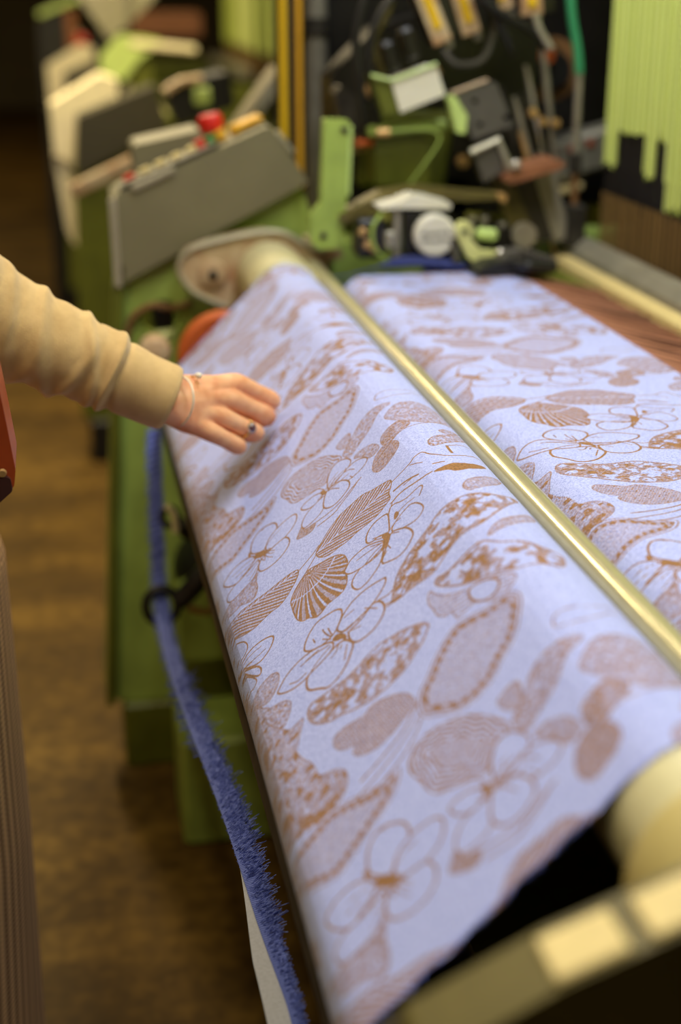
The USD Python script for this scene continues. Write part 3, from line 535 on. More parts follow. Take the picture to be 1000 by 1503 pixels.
ys = np.concatenate([np.arange(Y0, 1.0, 0.0016), np.arange(1.0, 1.75, 0.0011), np.arange(1.75, Y1 + 1e-6, 0.002)])
ss = np.concatenate([np.arange(0, 0.285, 0.0013), np.arange(0.285, 0.612, 0.012), np.arange(0.612, 0.935, 0.0008), np.arange(0.935, ARC_S[-1], 0.008), [ARC_S[-1]]])
ink = np.zeros((len(ss), len(ys)), np.float32)
k1 = np.searchsorted(ss, 0.30); k2 = np.searchsorted(ss, 0.58)
sub = ink[:k1]; paint(sub, ss[:k1] * 1000, ys * 1000, 637.0, -200.0)
sub = ink[k2:]; paint(sub, ss[k2:] * 1000, ys * 1000, 0.0, 0.0)
cx, cz = np.interp(ss, ARC_S, PROFILE[:, 0]), np.interp(ss, ARC_S, PROFILE[:, 1])
tx, tz = np.gradient(cx, ss), np.gradient(cz, ss); tn = np.hypot(tx, tz); nx, nzv = tz / tn, -tx / tn      # outward normal
SG, YG = np.meshgrid(ss, ys, indexing='ij')
h = 0.0012 * (meshkit.fbm(np.stack([SG * 9, YG * 5, 0 * SG], -1), 3, 3) - 0.5)
h += 0.004 * np.exp(-(((SG - 0.758) / 0.03) ** 2 + ((YG - 1.53) / 0.035) ** 2))                            # lifted a little between the fingers
edge = 0.0016 * np.sin(SG * 160) + 0.0012 * np.sin(SG * 57 + 1)
wob = np.where(YG < 0.70, (0.70 - YG) / 0.05, np.where(YG > 2.05, (YG - 2.05) / 0.045, 0)) * edge
V = np.stack([cx[:, None] + nx[:, None] * h, YG + wob, cz[:, None] + nzv[:, None] * h], -1).reshape(-1, 3)
ni, nj = len(ss), len(ys)
I, J = np.meshgrid(np.arange(ni - 1), np.arange(nj - 1), indexing='ij')
Q = np.stack([I * nj + J, I * nj + J + 1, (I + 1) * nj + J + 1, (I + 1) * nj + J], -1).reshape(-1, 4)
fabric = thing('patterned_cloth', 'lavender blue cloth woven with copper flowers and leaves, stretched over the roller of the loom', 'fabric')
fm = usdkit.mesh(stage, str(fabric.GetPath()) + '/web', (V, Q[:, ::-1]), M['jacquard'], True)
UsdGeom.PrimvarsAPI(fm).CreatePrimvar('ink', Sdf.ValueTypeNames.FloatArray, 'vertex').Set(Vt.FloatArray.FromNumpy(ink.ravel()))
# loose blue weft ends along both selvages
for side, y, sg in (('near', Y0, -1), ('far', Y1, 1)):
    ls = []
    for s in np.concatenate([np.arange(0.0, 0.28, 0.003), np.arange(0.60, 0.98, 0.0026)]):
        c = np.array([np.interp(s, ss, cx), y, np.interp(s, ss, cz)]); nn = np.array([np.interp(s, ss, nx), 0, np.interp(s, ss, nzv)])
        L = rng.uniform(0.001, 0.0032); tw = rng.normal(0, 0.0008, 3)
        ls.append(np.array([c - [0, sg * 0.003, 0], c + [0, sg * L * 0.5, 0] + nn * 0.0006 + tw * 0.4, c + [0, sg * L, 0] + nn * rng.uniform(-0.002, 0.003) + tw]))
    curves(fabric, 'selvage_fringe', ls, 0.0007, 'selvage_blue')

# ------------------------------------------------------------------ the loom
loom = thing('loom', 'green weaving loom filling the right of the picture, carrying the flowered cloth', 'loom')
part(loom, 'side_frame', prism([(0.088, 0.897), (0.030, 0.136), (0.150, 0.120), (0.30, 0.12), (0.55, 0.10), (1.1, 0.10), (1.1, 0.96), (0.43, 0.96), (0.405, 1.056)], 2.36, 2.44, holes=[(0.165, 0.838, 0.036)], rnd=0.006), 'green_paint', label='green side frame beyond the far selvage')
part(loom, 'frame_edge', prism([(0.088, 0.93), (0.030, 0.136), (0.045, 0.134), (0.104, 0.94)], 2.335, 2.36), 'dark_green_paint')
part(loom, 'side_frame', prism([(0.24, 0.02), (1.1, 0.02), (1.1, 0.86), (0.42, 0.86), (0.30, 0.80)], 0.53, 0.60, rnd=0.01), 'black_paint', label='black frame plate at the near end')
part(loom, 'frame_cover', prism([(0.30, 0.80), (0.42, 0.86), (0.42, 0.93), (0.30, 0.88)], 0.56, 0.62), 'black_paint')
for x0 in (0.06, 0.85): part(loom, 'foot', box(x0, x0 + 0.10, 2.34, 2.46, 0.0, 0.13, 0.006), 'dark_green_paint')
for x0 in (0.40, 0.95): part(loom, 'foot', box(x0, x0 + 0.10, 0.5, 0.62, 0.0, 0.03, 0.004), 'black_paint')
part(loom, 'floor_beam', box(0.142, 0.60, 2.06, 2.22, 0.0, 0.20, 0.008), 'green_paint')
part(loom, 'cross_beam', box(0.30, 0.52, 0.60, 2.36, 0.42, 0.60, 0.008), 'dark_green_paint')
part(loom, 'drive_cover', prism([(0.16, 0.28), (0.34, 0.28), (0.36, 0.42), (0.22, 0.46), (0.16, 0.40)], 2.20, 2.34, rnd=0.012), 'green_paint')
part(loom, 'gear_housing', lathe([(0, 0.06), (0.03, 0.075), (0.09, 0.075), (0.1, 0.06)], (0.235, 2.24, 0.40), (0.235, 2.34, 0.40)), 'black_paint')
part(loom, 'breast_tube', lathe([(0, 0.0105), (0.003, 0.0130), (1.725, 0.0130), (1.728, 0.0105)], (0.3964, 0.55, 0.9455), (0.3964, 2.153, 0.9455), 40), 'rail_metal', label='polished rail between the flat cloth and the roller')
r_ = part(loom, 'cloth_roller', lathe([(0, 0.047), (0.004, 0.0492), (1.695, 0.0492), (1.70, 0.047)], (ROLL[0], 0.575, ROLL[1]), (ROLL[0], 2.275, ROLL[1]), 48), 'roller_beige', label='beige roller under the cloth')
part(r_, 'bare_end', lathe([(0, 0.050), (0.004, 0.0555), (0.166, 0.0555), (0.17, 0.05)], (ROLL[0], 2.103, ROLL[1]), (ROLL[0], 2.273, ROLL[1]), 48), 'roller_beige')
part(r_, 'end_collar', lathe([(0, 0.050), (0.008, 0.0635), (0.030, 0.067), (0.050, 0.0635), (0.055, 0.056)], (ROLL[0], 0.545, ROLL[1] + 0.001), (ROLL[0], 0.60, ROLL[1] + 0.001), 48), 'end_cap_yellow')
part(loom, 'cloth_drum', lathe([(0, 0.046), (0.003, 0.049), (1.49, 0.049), (1.493, 0.046)], (DRUM[0], 0.62, DRUM[1]), (DRUM[0], 2.113, DRUM[1]), 40), 'dark_steel')
part(loom, 'press_bar', lathe([(0, 0.014), (0.003, 0.016), (1.70, 0.016), (1.703, 0.014)], (0.157, 0.50, 0.712), (0.157, 2.20, 0.712), 20), 'dark_steel')
BR = [(0.1888, 0.9483), (0.2047, 0.9695), (0.2323, 0.9791), (0.2821, 0.9897), (0.3267, 0.9961), (0.3595, 0.9929), (0.3882, 0.9759), (0.4242, 0.9611), (0.4348, 0.9239), (0.403, 0.8603), (0.3182, 0.8656), (0.262, 0.8762), (0.2132, 0.9006), (0.192, 0.9261)]
b_ = part(loom, 'roller_bracket', prism(BR, 2.275, 2.315, holes=[(0.2418, 0.9314, 0.006)], rnd=0.012), 'beige_cast', label='rounded beige casting that holds the far end of the roller')
part(b_, 'rim', tube([(x, 2.273, z) for x, z in BR[-3:] + BR[:8]], 0.005, 8, 4), 'aluminium')
part(b_, 'boss', lathe([(0, 0.023), (0.008, 0.021), (0.010, 0.013)], (0.2418, 2.276, 0.9314), (0.2418, 2.264, 0.9314)), 'beige_cast')
part(b_, 'bolt', bolt((0.2418, 2.268, 0.9314), (0, -1, 0), 0.008, 0.008), 'dark_steel')
part(loom, 'bracket_arm', prism([(0.40, 0.975), (0.45, 0.970), (0.46, 0.95), (0.42, 0.935)], 2.28, 2.36, rnd=0.004), 'beige_cast')
NB = [(0.128, 0.905), (0.134, 0.928), (0.20, 0.962), (0.36, 1.022), (0.42, 1.020), (0.43, 0.975), (0.36, 0.962), (0.20, 0.902), (0.15, 0.88)]
n_ = part(loom, 'roller_bracket', prism(NB, 0.485, 0.525, rnd=0.008), 'lever_olive', label='olive lever at the near end of the roller, out of focus')
for x0 in (0.2125, 0.2575):
    part(n_, 'plate', obox((x0, 0.503, 0.9645 + 0.375 * (x0 - 0.205)), (0.037, 0.031, 0.004), (0, -20.6, 0), 0.0015), 'bare_plate', label='bright rectangular plate on the near lever')
part(n_, 'web_rib', obox((0.158, 0.483, 0.915), (0.055, 0.006, 0.008), (0, -24, 0), 0.002), 'lever_olive')
part(loom, 'gear_cover', lathe([(0, 0.07), (0.005, 0.074), (0.03, 0.074), (0.035, 0.068)], (0.243, 2.12, 0.826), (0.243, 2.155, 0.826), 40), 'orange_plastic', label='round orange cover beside the far selvage')
part(loom, 'hand_knob', lathe([(0, 0.015), (0.006, 0.024), (0.03, 0.026), (0.042, 0.02), (0.045, 0.01)], (0.136, 2.18, 0.838), (0.136, 2.13, 0.838)), 'beige_cast', label='beige knob next to the sleeve cuff')
part(loom, 'trigger_cord', tube([(0.10, 2.352, 0.80), (0.112, 2.35, 0.845), (0.145, 2.345, 0.868), (0.18, 2.35, 0.862), (0.215, 2.35, 0.87)], 0.006, 8, 6), 'rope_brown')
part(loom, 'socket', box(0.15, 0.185, 2.37, 2.42, 0.82, 0.86, 0.004), 'black_rubber')
# reed rail
part(loom, 'reed_rail', prism([(0.852, 0.930), (0.856, 0.946), (0.872, 0.963), (0.893, 0.963), (0.90, 0.945), (0.90, 0.91), (0.87, 0.90)], 0.35, 2.33, rnd=0.003), 'aluminium', label='grey ledge of the reed below the harness')
part(loom, 'reed_lip', prism([(0.830, 0.912), (0.832, 0.929), (0.852, 0.936), (0.866, 0.924), (0.858, 0.910)], 0.35, 2.32, rnd=0.002), 'bare_plate')
part(loom, 'reed_channel', prism([(0.805, 0.904), (0.805, 0.910), (0.83, 0.916), (0.858, 0.912), (0.858, 0.898)], 0.35, 2.32), 'dark_green_paint')
part(loom, 'rail_bolt', bolt((0.882, 1.62, 0.9625), (0, 0, 1), 0.011, 0.007), 'steel')
part(loom, 'back_panel', box(1.16, 1.20, 0.2, 2.5, 0.3, 2.3, 0.004), 'oily_black')
part(loom, 'jacquard_shield', box(0.465, 1.20, 2.74, 2.76, 0.95, 2.3, 0.003), 'oily_black', label='dark plate closing the loom behind the clutter')
part(loom, 'back_beam', box(0.98, 1.10, 0.25, 2.70, 0.45, 0.72, 0.006), 'oily_black')
part(loom, 'slay_beam', box(0.52, 0.80, 0.60, 2.30, 0.74, 0.84, 0.006), 'oily_black')
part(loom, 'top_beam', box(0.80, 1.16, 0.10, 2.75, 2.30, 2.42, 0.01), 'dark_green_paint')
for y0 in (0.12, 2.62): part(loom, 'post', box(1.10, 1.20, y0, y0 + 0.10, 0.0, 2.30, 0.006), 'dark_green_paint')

# warp sheet: copper-brown yarns from the fell through the reed
wv, wf = [], []
yy = np.arange(Y0 + 0.004, Y1 - 0.002, 0.0013)
gr = (meshkit.noise(np.stack([yy * 70, 0 * yy, 0 * yy], -1), 4) - 0.5)
for k, y in enumerate(yy):
    z1 = 0.906 + 0.006 * gr[k] + rng.normal(0, 0.0015)
    p = np.array([[0.688, y, 0.9550], [0.77, y + rng.normal(0, 0.0004), 0.5 * (0.955 + z1) + 0.001], [0.87, y, z1]])
    t = tube(p, 0.00062, 3, caps=False); wf.append(t.faces + sum(len(x) for x in wv[-1:]) * 0 + len(t.vertices) * k); wv.append(t.vertices)
tag(part(None, 'warp_sheet', (np.vstack(wv), np.vstack(wf)), 'warp_yarn', True), 'sheet of copper brown warp yarns between the cloth and the reed', 'yarn', kind='stuff')

# harness: lime cords above, dark heddles and brown wires below
cords, dark, wires = [], [], []
for j in range(7):
    X = 0.912 + 0.022 * j
    yy = np.arange(0.34, 2.31, 0.0068) + rng.uniform(0, 0.004)
    blk = meshkit.noise(np.stack([yy * 26 + j * 7.3, 0 * yy + j, 0 * yy], -1), 8)
    for y, bk in zip(yy, blk):
        zb = 1.085 - 0.008 * j + (0.060 if bk > 0.62 else -0.035 if bk < 0.34 else 0.0) + rng.normal(0, 0.004)
        y_ = y + rng.normal(0, 0.0009)
        cords.append(np.array([[X, y_, zb], [X, y_ + rng.normal(0, 0.001), 2.30]]))
        dark.append(np.array([[X + 0.003, y_, 1.036 - 0.008 * j + rng.normal(0, 0.005)], [X + 0.003, y_, max(zb, 1.088 - 0.008 * j)]]))
        wires.append(np.array([[X, y_, 0.885], [X, y_, 1.04 - 0.008 * j]]))
harness = thing('harness', 'curtain of lime green harness cords ending in dark heddles and brown wires', 'harness', kind='stuff')
def rods(lines, r, sides=4):
    A, B = np.array([l[0] for l in lines]), np.array([l[-1] for l in lines]); ang = np.arange(sides) * 2 * np.pi / sides + 0.4
    ring = np.stack([np.cos(ang), np.sin(ang), 0 * ang], -1) * r
    v = np.concatenate([A[:, None] + ring, B[:, None] + ring], 1).reshape(-1, 3); n = len(A)
    j = np.arange(sides); q = np.stack([j, (j + 1) % sides, sides + (j + 1) % sides, sides + j], -1)
    q = (np.arange(n)[:, None, None] * 2 * sides + q[None]).reshape(-1, 4)
    return (v, q)
part(harness, 'cord', rods(cords, 0.0019), 'lime_cord', True, kind='stuff')
part(harness, 'heddle', rods(dark, 0.0022), 'oily_black', True, kind='stuff')
part(harness, 'wire', rods(wires, 0.0012), 'brown_wire', True, kind='stuff')

# ------------------------------------------------------------------ control console on the far side of the loom
console = thing('control_console', 'grey sloping control console with a red stop button, on the green side frame', 'control console')
CP = [(0.092, 0.905), (0.090, 1.046), (0.103, 1.055), (0.338, 1.152), (0.352, 1.152), (0.412, 1.064)]
part(console, 'body', prism(CP, 2.335, 2.46, rnd=0.003), 'console_grey')
part(console, 'corner_trim', prism([(0.087, 0.905), (0.085, 1.046), (0.097, 1.050), (0.099, 0.905)], 2.328, 2.336), 'aluminium')
part(console, 'edge_trim', obox((0.158, 2.333, 1.076), (0.075, 0.010, 0.010), (0, -22.4, 0), 0.002), 'aluminium')
part(console, 'edge_trim', obox((0.374, 2.345, 1.128), (0.045, 0.014, 0.008), (0, 52, 0), 0.002), 'aluminium')
part(console, 'key_strip', obox((0.185, 2.352, 1.0935), (0.175, 0.026, 0.006), (0, -22.4, 0), 0.002), 'black_rubber')
for k in range(5):
    x = 0.122 + 0.026 * k
    part(console, 'key', obox((x, 2.384, 1.0675 + 0.4122 * (x - 0.122) + 0.006), (0.020, 0.012, 0.008), (0, -22.4, 0), 0.002), ('red_plastic' if k in (0,) else 'bare_plate'), label='red key' if k == 0 else None)
for k, (x, m_) in enumerate([(0.243, 'red_plastic'), (0.258, 'green_plastic'), (0.276, 'yellow_collar'), (0.300, 'yellow_collar')]):
    c = np.array([x, 2.385, 1.0675 + 0.4122 * (x - 0.122)])
    part(console, 'push_button', lathe([(0, 0.010), (0.012, 0.010), (0.014, 0.008)], c, c + [-0.38, 0, 0.925], 20), m_, label=m_.split('_')[0] + ' push button')
part(console, 'yellow_guard', obox((0.318, 2.40, 1.1535), (0.055, 0.05, 0.010), (0, -22.4, 0), 0.003), 'yellow_collar')
c = np.array([0.268, 2.42, 1.126]); ax = np.array([-0.2, 0, 0.98])
st = part(console, 'stop_button', lathe([(0.012, 0.009), (0.018, 0.021), (0.036, 0.0215), (0.042, 0.016), (0.043, 0.004)], c, c + ax), 'red_plastic', label='red mushroom stop button')
part(st, 'collar', lathe([(-0.004, 0.015), (0.012, 0.016), (0.014, 0.012)], c, c + ax), 'yellow_collar')
jb = single('junction_box', prism([(0.136, 1.106), (0.142, 1.112), (0.253, 1.134), (0.268, 1.104), (0.150, 1.040), (0.138, 1.075)], 2.50, 2.62, rnd=0.004), 'console_grey', 'grey sheet metal box behind the red stop button', 'box')

# ------------------------------------------------------------------ neighbouring looms down the hall
LAB = [('next loom down the hall, dark panelled console with a cream hood', 'control console'), ]
def far_loom(dy, label):
    t = thing('loom', label, 'loom', 'looms standing further down the hall')
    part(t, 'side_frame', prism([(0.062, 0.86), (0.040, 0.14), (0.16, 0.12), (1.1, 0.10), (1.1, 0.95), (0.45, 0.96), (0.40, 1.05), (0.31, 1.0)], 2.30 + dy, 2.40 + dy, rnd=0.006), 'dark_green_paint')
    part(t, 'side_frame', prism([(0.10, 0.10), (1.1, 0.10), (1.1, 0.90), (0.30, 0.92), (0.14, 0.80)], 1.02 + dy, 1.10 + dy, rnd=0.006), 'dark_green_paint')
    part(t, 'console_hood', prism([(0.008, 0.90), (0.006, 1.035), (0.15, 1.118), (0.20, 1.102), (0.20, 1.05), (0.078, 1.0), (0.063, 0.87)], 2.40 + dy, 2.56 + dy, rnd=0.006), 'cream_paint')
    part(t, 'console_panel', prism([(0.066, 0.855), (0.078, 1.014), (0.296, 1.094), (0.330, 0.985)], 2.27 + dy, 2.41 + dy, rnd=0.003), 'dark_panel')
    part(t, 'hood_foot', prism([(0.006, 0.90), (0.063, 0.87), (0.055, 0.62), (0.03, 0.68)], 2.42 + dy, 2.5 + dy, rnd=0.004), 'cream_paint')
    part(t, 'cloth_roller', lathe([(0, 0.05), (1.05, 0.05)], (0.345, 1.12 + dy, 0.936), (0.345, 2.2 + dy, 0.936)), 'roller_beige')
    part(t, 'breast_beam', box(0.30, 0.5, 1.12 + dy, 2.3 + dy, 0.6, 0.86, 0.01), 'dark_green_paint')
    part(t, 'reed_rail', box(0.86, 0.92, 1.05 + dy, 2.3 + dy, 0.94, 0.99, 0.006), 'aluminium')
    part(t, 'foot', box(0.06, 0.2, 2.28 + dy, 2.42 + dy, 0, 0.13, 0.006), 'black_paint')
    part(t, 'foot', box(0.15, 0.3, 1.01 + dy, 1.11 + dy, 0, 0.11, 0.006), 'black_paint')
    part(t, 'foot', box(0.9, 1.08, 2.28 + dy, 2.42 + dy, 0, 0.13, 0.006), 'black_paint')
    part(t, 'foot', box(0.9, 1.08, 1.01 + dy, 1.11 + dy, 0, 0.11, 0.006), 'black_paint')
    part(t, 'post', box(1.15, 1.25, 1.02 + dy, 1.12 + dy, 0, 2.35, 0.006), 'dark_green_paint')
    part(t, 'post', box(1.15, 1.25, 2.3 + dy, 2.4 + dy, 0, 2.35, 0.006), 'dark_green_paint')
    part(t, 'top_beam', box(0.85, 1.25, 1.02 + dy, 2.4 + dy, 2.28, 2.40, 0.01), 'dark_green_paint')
    part(t, 'back_panel', box(1.27, 1.30, 1.02 + dy, 2.4 + dy, 0.2, 2.2, 0.004), 'oily_black')
    ls = [np.array([[0.95 + 0.05 * j, y, 1.07 - 0.012 * j + 0.02 * math.sin(y * 31)], [0.95 + 0.05 * j, y, 2.28]]) for j in range(3) for y in np.arange(1.12 + dy, 2.22 + dy, 0.022)]
    part(t, 'cord', rods(ls, 0.008), 'lime_cord', True, kind='stuff')
    ls = [np.array([[0.95 + 0.05 * j, y, 0.95], [0.95 + 0.05 * j, y, 1.07 - 0.012 * j]]) for j in range(3) for y in np.arange(1.12 + dy, 2.22 + dy, 0.03)]
    part(t, 'wire', rods(ls, 0.004), 'brown_wire', True, kind='stuff')
    return t
far_loom(1.87, 'second loom down the hall, its dark console panel wrapped by a cream hood')
far_loom(3.78, 'third loom down the hall, its console blurred behind the cream hooded one')
far_loom(5.7, 'most distant loom in the hall, seen by its lime cords at the top')

single('rail_strip', obox((0.115, 3.2, 0.975), (0.17, 0.03, 0.03), (0, -24, 0), 0.004), 'beige_cast', 'beige bar slanting below the cream hooded console', 'bar')
t = thing('sheet_chute', 'bright metal chute leaning up towards the yellow striped post', 'chute')
part(t, 'tray', obox((0.415, 3.0, 1.145), (0.155, 0.10, 0.008), (0, -53, 0), 0.002), 'steel')
part(t, 'lip', obox((0.424, 2.948, 1.139), (0.155, 0.006, 0.024), (0, -53, 0), 0.002), 'aluminium')
part(t, 'support', tube([(0.45, 3.02, 1.17), (0.46, 3.02, 0.862)], 0.008), 'dark_steel')
t = thing('motor_unit', 'dark motor housing behind the grey box, right of the cream hooded console', 'motor')
part(t, 'body', prism([(0.278, 1.125), (0.300, 1.14), (0.429, 1.168), (0.440, 1.09), (0.300, 1.05)], 3.50, 3.66, rnd=0.008), 'black_paint')
part(t, 'end_plate', obox((0.360, 3.49, 1.115), (0.04, 0.01, 0.04), (0, 0, 0), 0.006), 'pale_green_paint')
part(t, 'lever', tube([(0.27, 3.48, 1.125), (0.31, 3.48, 1.15), (0.36, 3.48, 1.155)], 0.010), 'beige_cast')
part(t, 'bracket', obox((0.345, 3.6, 1.023), (0.10, 0.05, 0.066), (0, 0, 0)), 'dark_green_paint')
t = thing('yarn_guide_cover', 'pale green angled cover standing behind the cream hooded console', 'cover')
part(t, 'front', prism([(0.195, 1.06), (0.195, 1.11), (0.262, 1.185), (0.34, 1.18), (0.42, 1.165), (0.33, 1.10), (0.27, 1.03)], 5.35, 5.41, rnd=0.006), 'pale_green_paint')
part(t, 'top', obox((0.42, 5.40, 1.145), (0.24, 0.12, 0.025), (0, 6, 0), 0.006), 'cream_paint')
part(t, 'stand', box(0.30, 0.38, 5.38, 5.44, 0.988, 1.12, 0.004), 'dark_green_paint')
t = thing('cream_sheet', 'cream sheet of board tipped on its corner behind the looms', 'board')
part(t, 'sheet', prism([(0.136, 1.31), (0.10, 1.36), (0.42, 1.40), (0.42, 1.31), (0.317, 1.215), (0.240, 1.160)], 5.60, 5.62), 'aluminium')
part(t, 'strap', box(0.308, 0.330, 5.585, 5.60, 1.225, 1.39, 0.003), 'steel')
single('yarn_crate', prism([(0.40, 1.13), (0.41, 1.225), (0.72, 1.225), (0.72, 1.125)], 6.9, 7.2, rnd=0.01), 'rust_pad', 'red brown crate far behind the pale green cover', 'crate')
t = thing('upright_machine', 'dark upright machine at the far left, next to the aisle', 'machine')
part(t, 'cabinet', prism([(-0.02, 0.0), (-0.02, 1.19), (0.06, 1.24), (0.10, 1.24), (0.10, 0.0)], 6.38, 6.62, rnd=0.01), 'black_paint')
part(t, 'column', lathe([(0, 0.028), (1.25, 0.028)], (0.115, 6.40, 0), (0.115, 6.40, 1.25)), 'rust_pad')
part(t, 'top_tray', obox((0.07, 6.5, 1.26), (0.18, 0.25, 0.02), (0, -20, 0)), 'pale_green_paint')
part(t, 'lamp', lathe([(0, 0.012), (0.02, 0.03), (0.05, 0.03), (0.06, 0.02)], (0.155, 6.40, 1.09), (0.155, 6.40, 1.15)), 'red_plastic', label='red knob')

# ------------------------------------------------------------------ posts and clutter above the far selvage
t = thing('safety_post', 'black post edged with yellow stripes at the far end of the roller', 'post')
part(t, 'core', box(0.405, 0.448, 2.60, 2.64, 0.0, 2.3, 0.002), 'black_paint')
part(t, 'stripe', box(0.407, 0.4195, 2.588, 2.60, 0.95, 2.3, 0.002), 'yellow_paint', label='broad yellow stripe')
part(t, 'stripe', box(0.436, 0.446, 2.588, 2.60, 0.95, 2.3, 0.002), 'yellow_collar', label='narrow yellow stripe')
t = thing('upright_tube', 'grey upright tube right of the yellow striped post', 'post')
part(t, 'tube', lathe([(0, 0.020), (2.3, 0.020)], (0.492, 2.70, 0), (0.492, 2.70, 2.3)), 'steel')
part(t, 'clamp', lathe([(0, 0.026), (0.03, 0.026)], (0.492, 2.70, 1.28), (0.492, 2.70, 1.31)), 'dark_steel')
t = thing('green_bracket', 'light green upright bracket between the striped post and the cloth temple', 'bracket')
part(t, 'plate', prism([(0.412, 1.176), (0.452, 1.174), (0.449, 1.078), (0.443, 0.99), (0.432, 0.978), (0.402, 0.978), (0.390, 0.992), (0.390, 1.03), (0.407, 1.05)], 2.20, 2.22, rnd=0.004), 'green_paint')
part(t, 'flange', prism([(0.449, 1.17), (0.458, 1.165), (0.454, 1.06), (0.449, 1.06)], 2.205, 2.26), 'pale_green_paint')
part(t, 'screw', bolt((0.444, 2.20, 1.160), (0, -1, 0), 0.006, 0.004), 'dark_steel')
part(t, 'screw', bolt((0.41, 2.20, 1.0), (0, -1, 0), 0.006, 0.004), 'dark_steel')

def sensor(c, size, tilt, label):
    t = thing('yarn_sensor', label, 'sensor', 'yarn sensors with yellow strips above the weaving zone')
    m = trimesh.transformations.rotation_matrix(math.radians(tilt), [0, 1, 0]); mv = lambda x: (x.apply_transform(m), x.apply_translation(c))[0]
    w, d, h = size
    part(t, 'case', mv(box(-w / 2, w / 2, 0, d, -h / 2, h / 2, 0.003)), 'oily_black')
    part(t, 'face', mv(box(-w / 2, w * 0.10, -0.004, 0, -h / 2, h / 2, 0.001)), 'beige_cast')
    part(t, 'strip', mv(box(-w * 0.32, -w * 0.06, -0.007, -0.004, -h * 0.32, h / 2, 0.001)), 'yellow_paint', label='yellow strip')
    part(t, 'foot', mv(lathe([(0, 0.006), (0.012, 0.009), (0.016, 0.006)], (0.0, 0.01, -h / 2 - 0.014), (0.0, 0.01, -h / 2))), 'steel')
sensor((0.607, 2.30, 1.345), (0.052, 0.05, 0.13), -24, 'slanted sensor with a yellow strip, leftmost of the row at the top of the picture')
sensor((0.664, 2.30, 1.345), (0.052, 0.05, 0.10), -20, 'slanted sensor with a yellow strip, second from the left at the top')
sensor((0.722, 2.32, 1.375), (0.050, 0.05, 0.09), -26, 'slanted sensor with a yellow strip, third from the left at the top')
sensor((0.778, 2.30, 1.358), (0.060, 0.05, 0.07), -6, 'upright sensor with a yellow strip, rightmost of the row near the green hose')

t = thing('cream_box', 'cream rectangular cover facing out of the dark clutter at the top', 'cover')
part(t, 'shell', prism([(0.527, 1.226), (0.598, 1.250), (0.614, 1.206), (0.542, 1.180)], 2.24, 2.30, rnd=0.002), 'white_plate')
part(t, 'side', prism([(0.496, 1.236), (0.526, 1.228), (0.541, 1.182), (0.516, 1.176)], 2.245, 2.30), 'dark_green_paint')
part(t, 'rim', tube([(0.494, 2.24, 1.237), (0.527, 2.238, 1.229), (0.598, 2.238, 1.253)], 0.003, 6), 'pale_green_paint')
for k, x in enumerate((0.530, 0.560)):
    t2 = part(t, 'plug', obox((x, 2.27, 1.262 + 0.02 * k), (0.024, 0.03, 0.05), (0, -18, 0), 0.006), 'oily_black')
t = thing('clamp_block', 'dark grey clamp block with bolt holes right of the cream cover', 'clamp')
part(t, 'plate', prism([(0.628, 1.206), (0.682, 1.224), (0.700, 1.20), (0.714, 1.155), (0.700, 1.148), (0.662, 1.136)], 2.24, 2.29, holes=[(0.662, 1.196, 0.005), (0.672, 1.160, 0.005)], rnd=0.003), 'grey_clamp')
part(t, 'cheek', prism([(0.686, 1.226), (0.700, 1.222), (0.730, 1.160), (0.722, 1.150), (0.712, 1.154)], 2.25, 2.30, holes=[(0.719, 1.168, 0.006)], rnd=0.002), 'grey_clamp')
part(t, 'top_edge', tube([(0.625, 2.24, 1.209), (0.682, 2.24, 1.228)], 0.003, 6), 'beige_cast')
t = thing('frame_clip', 'pale metal clip frame below the dark grey clamp block', 'bracket')
part(t, 'bow', tube([(0.655, 2.23, 1.118), (0.700, 2.23, 1.137), (0.722, 2.23, 1.090)], 0.006, 8), 'aluminium')
part(t, 'face', prism([(0.665, 1.112), (0.698, 1.126), (0.716, 1.088), (0.68, 1.07)], 2.235, 2.26), 'grey_clamp')
part(t, 'ball', lathe([(-0.008, 0.004), (-0.004, 0.008), (0.004, 0.008), (0.008, 0.004)], (0.728, 2.22, 1.098), (0.728, 2.22, 1.106)), 'chrome')
single('lever_tab', prism([(0.613, 1.204), (0.624, 1.206), (0.645, 1.176), (0.643, 1.148), (0.628, 1.150)], 2.22, 2.24, rnd=0.003), 'pale_green_paint', 'light green lever tab between the cream cover and the clamp block', 'lever')
t = thing('bent_rod', 'thin green rod bent down from the dark bracket', 'rod')
part(t, 'rod', tube([(0.508, 2.25, 1.149), (0.575, 2.25, 1.154), (0.606, 2.25, 1.146), (0.604, 2.25, 1.126), (0.559, 2.25, 1.065), (0.545, 2.25, 1.04)], 0.0019, 8, 6), 'green_paint')
part(t, 'tip', lathe([(0, 0.007), (0.02, 0.007)], (0.506, 2.25, 1.149), (0.526, 2.25, 1.150)), 'brass')
t = thing('swing_arm', 'flat olive arm running across above the white cap', 'arm')
part(t, 'bar', prism([(0.432, 1.030), (0.500, 1.064), (0.560, 1.072), (0.700, 1.056), (0.712, 1.049), (0.64, 1.048), (0.545, 1.052), (0.44, 1.018)], 2.19, 2.23, rnd=0.003), 'lever_olive')
part(t, 'end_pin', lathe([(0, 0.006), (0.03, 0.006)], (0.695, 2.175, 1.053), (0.695, 2.205, 1.053)), 'brass')
t = thing('casting_support', 'green cast support in the shadow behind the flat arm', 'support')
part(t, 'casting', prism([(0.515, 1.06), (0.515, 1.14), (0.56, 1.15), (0.60, 1.14), (0.61, 1.06)], 2.30, 2.36, rnd=0.008), 'dark_green_paint')
part(t, 'cross_bar', obox((0.565, 2.29, 1.152), (0.13, 0.02, 0.016), (0, -4, 0)), 'green_paint')
part(t, 'red_cap', obox((0.50, 2.31, 1.128), (0.03, 0.02, 0.010)), 'orange_plastic')

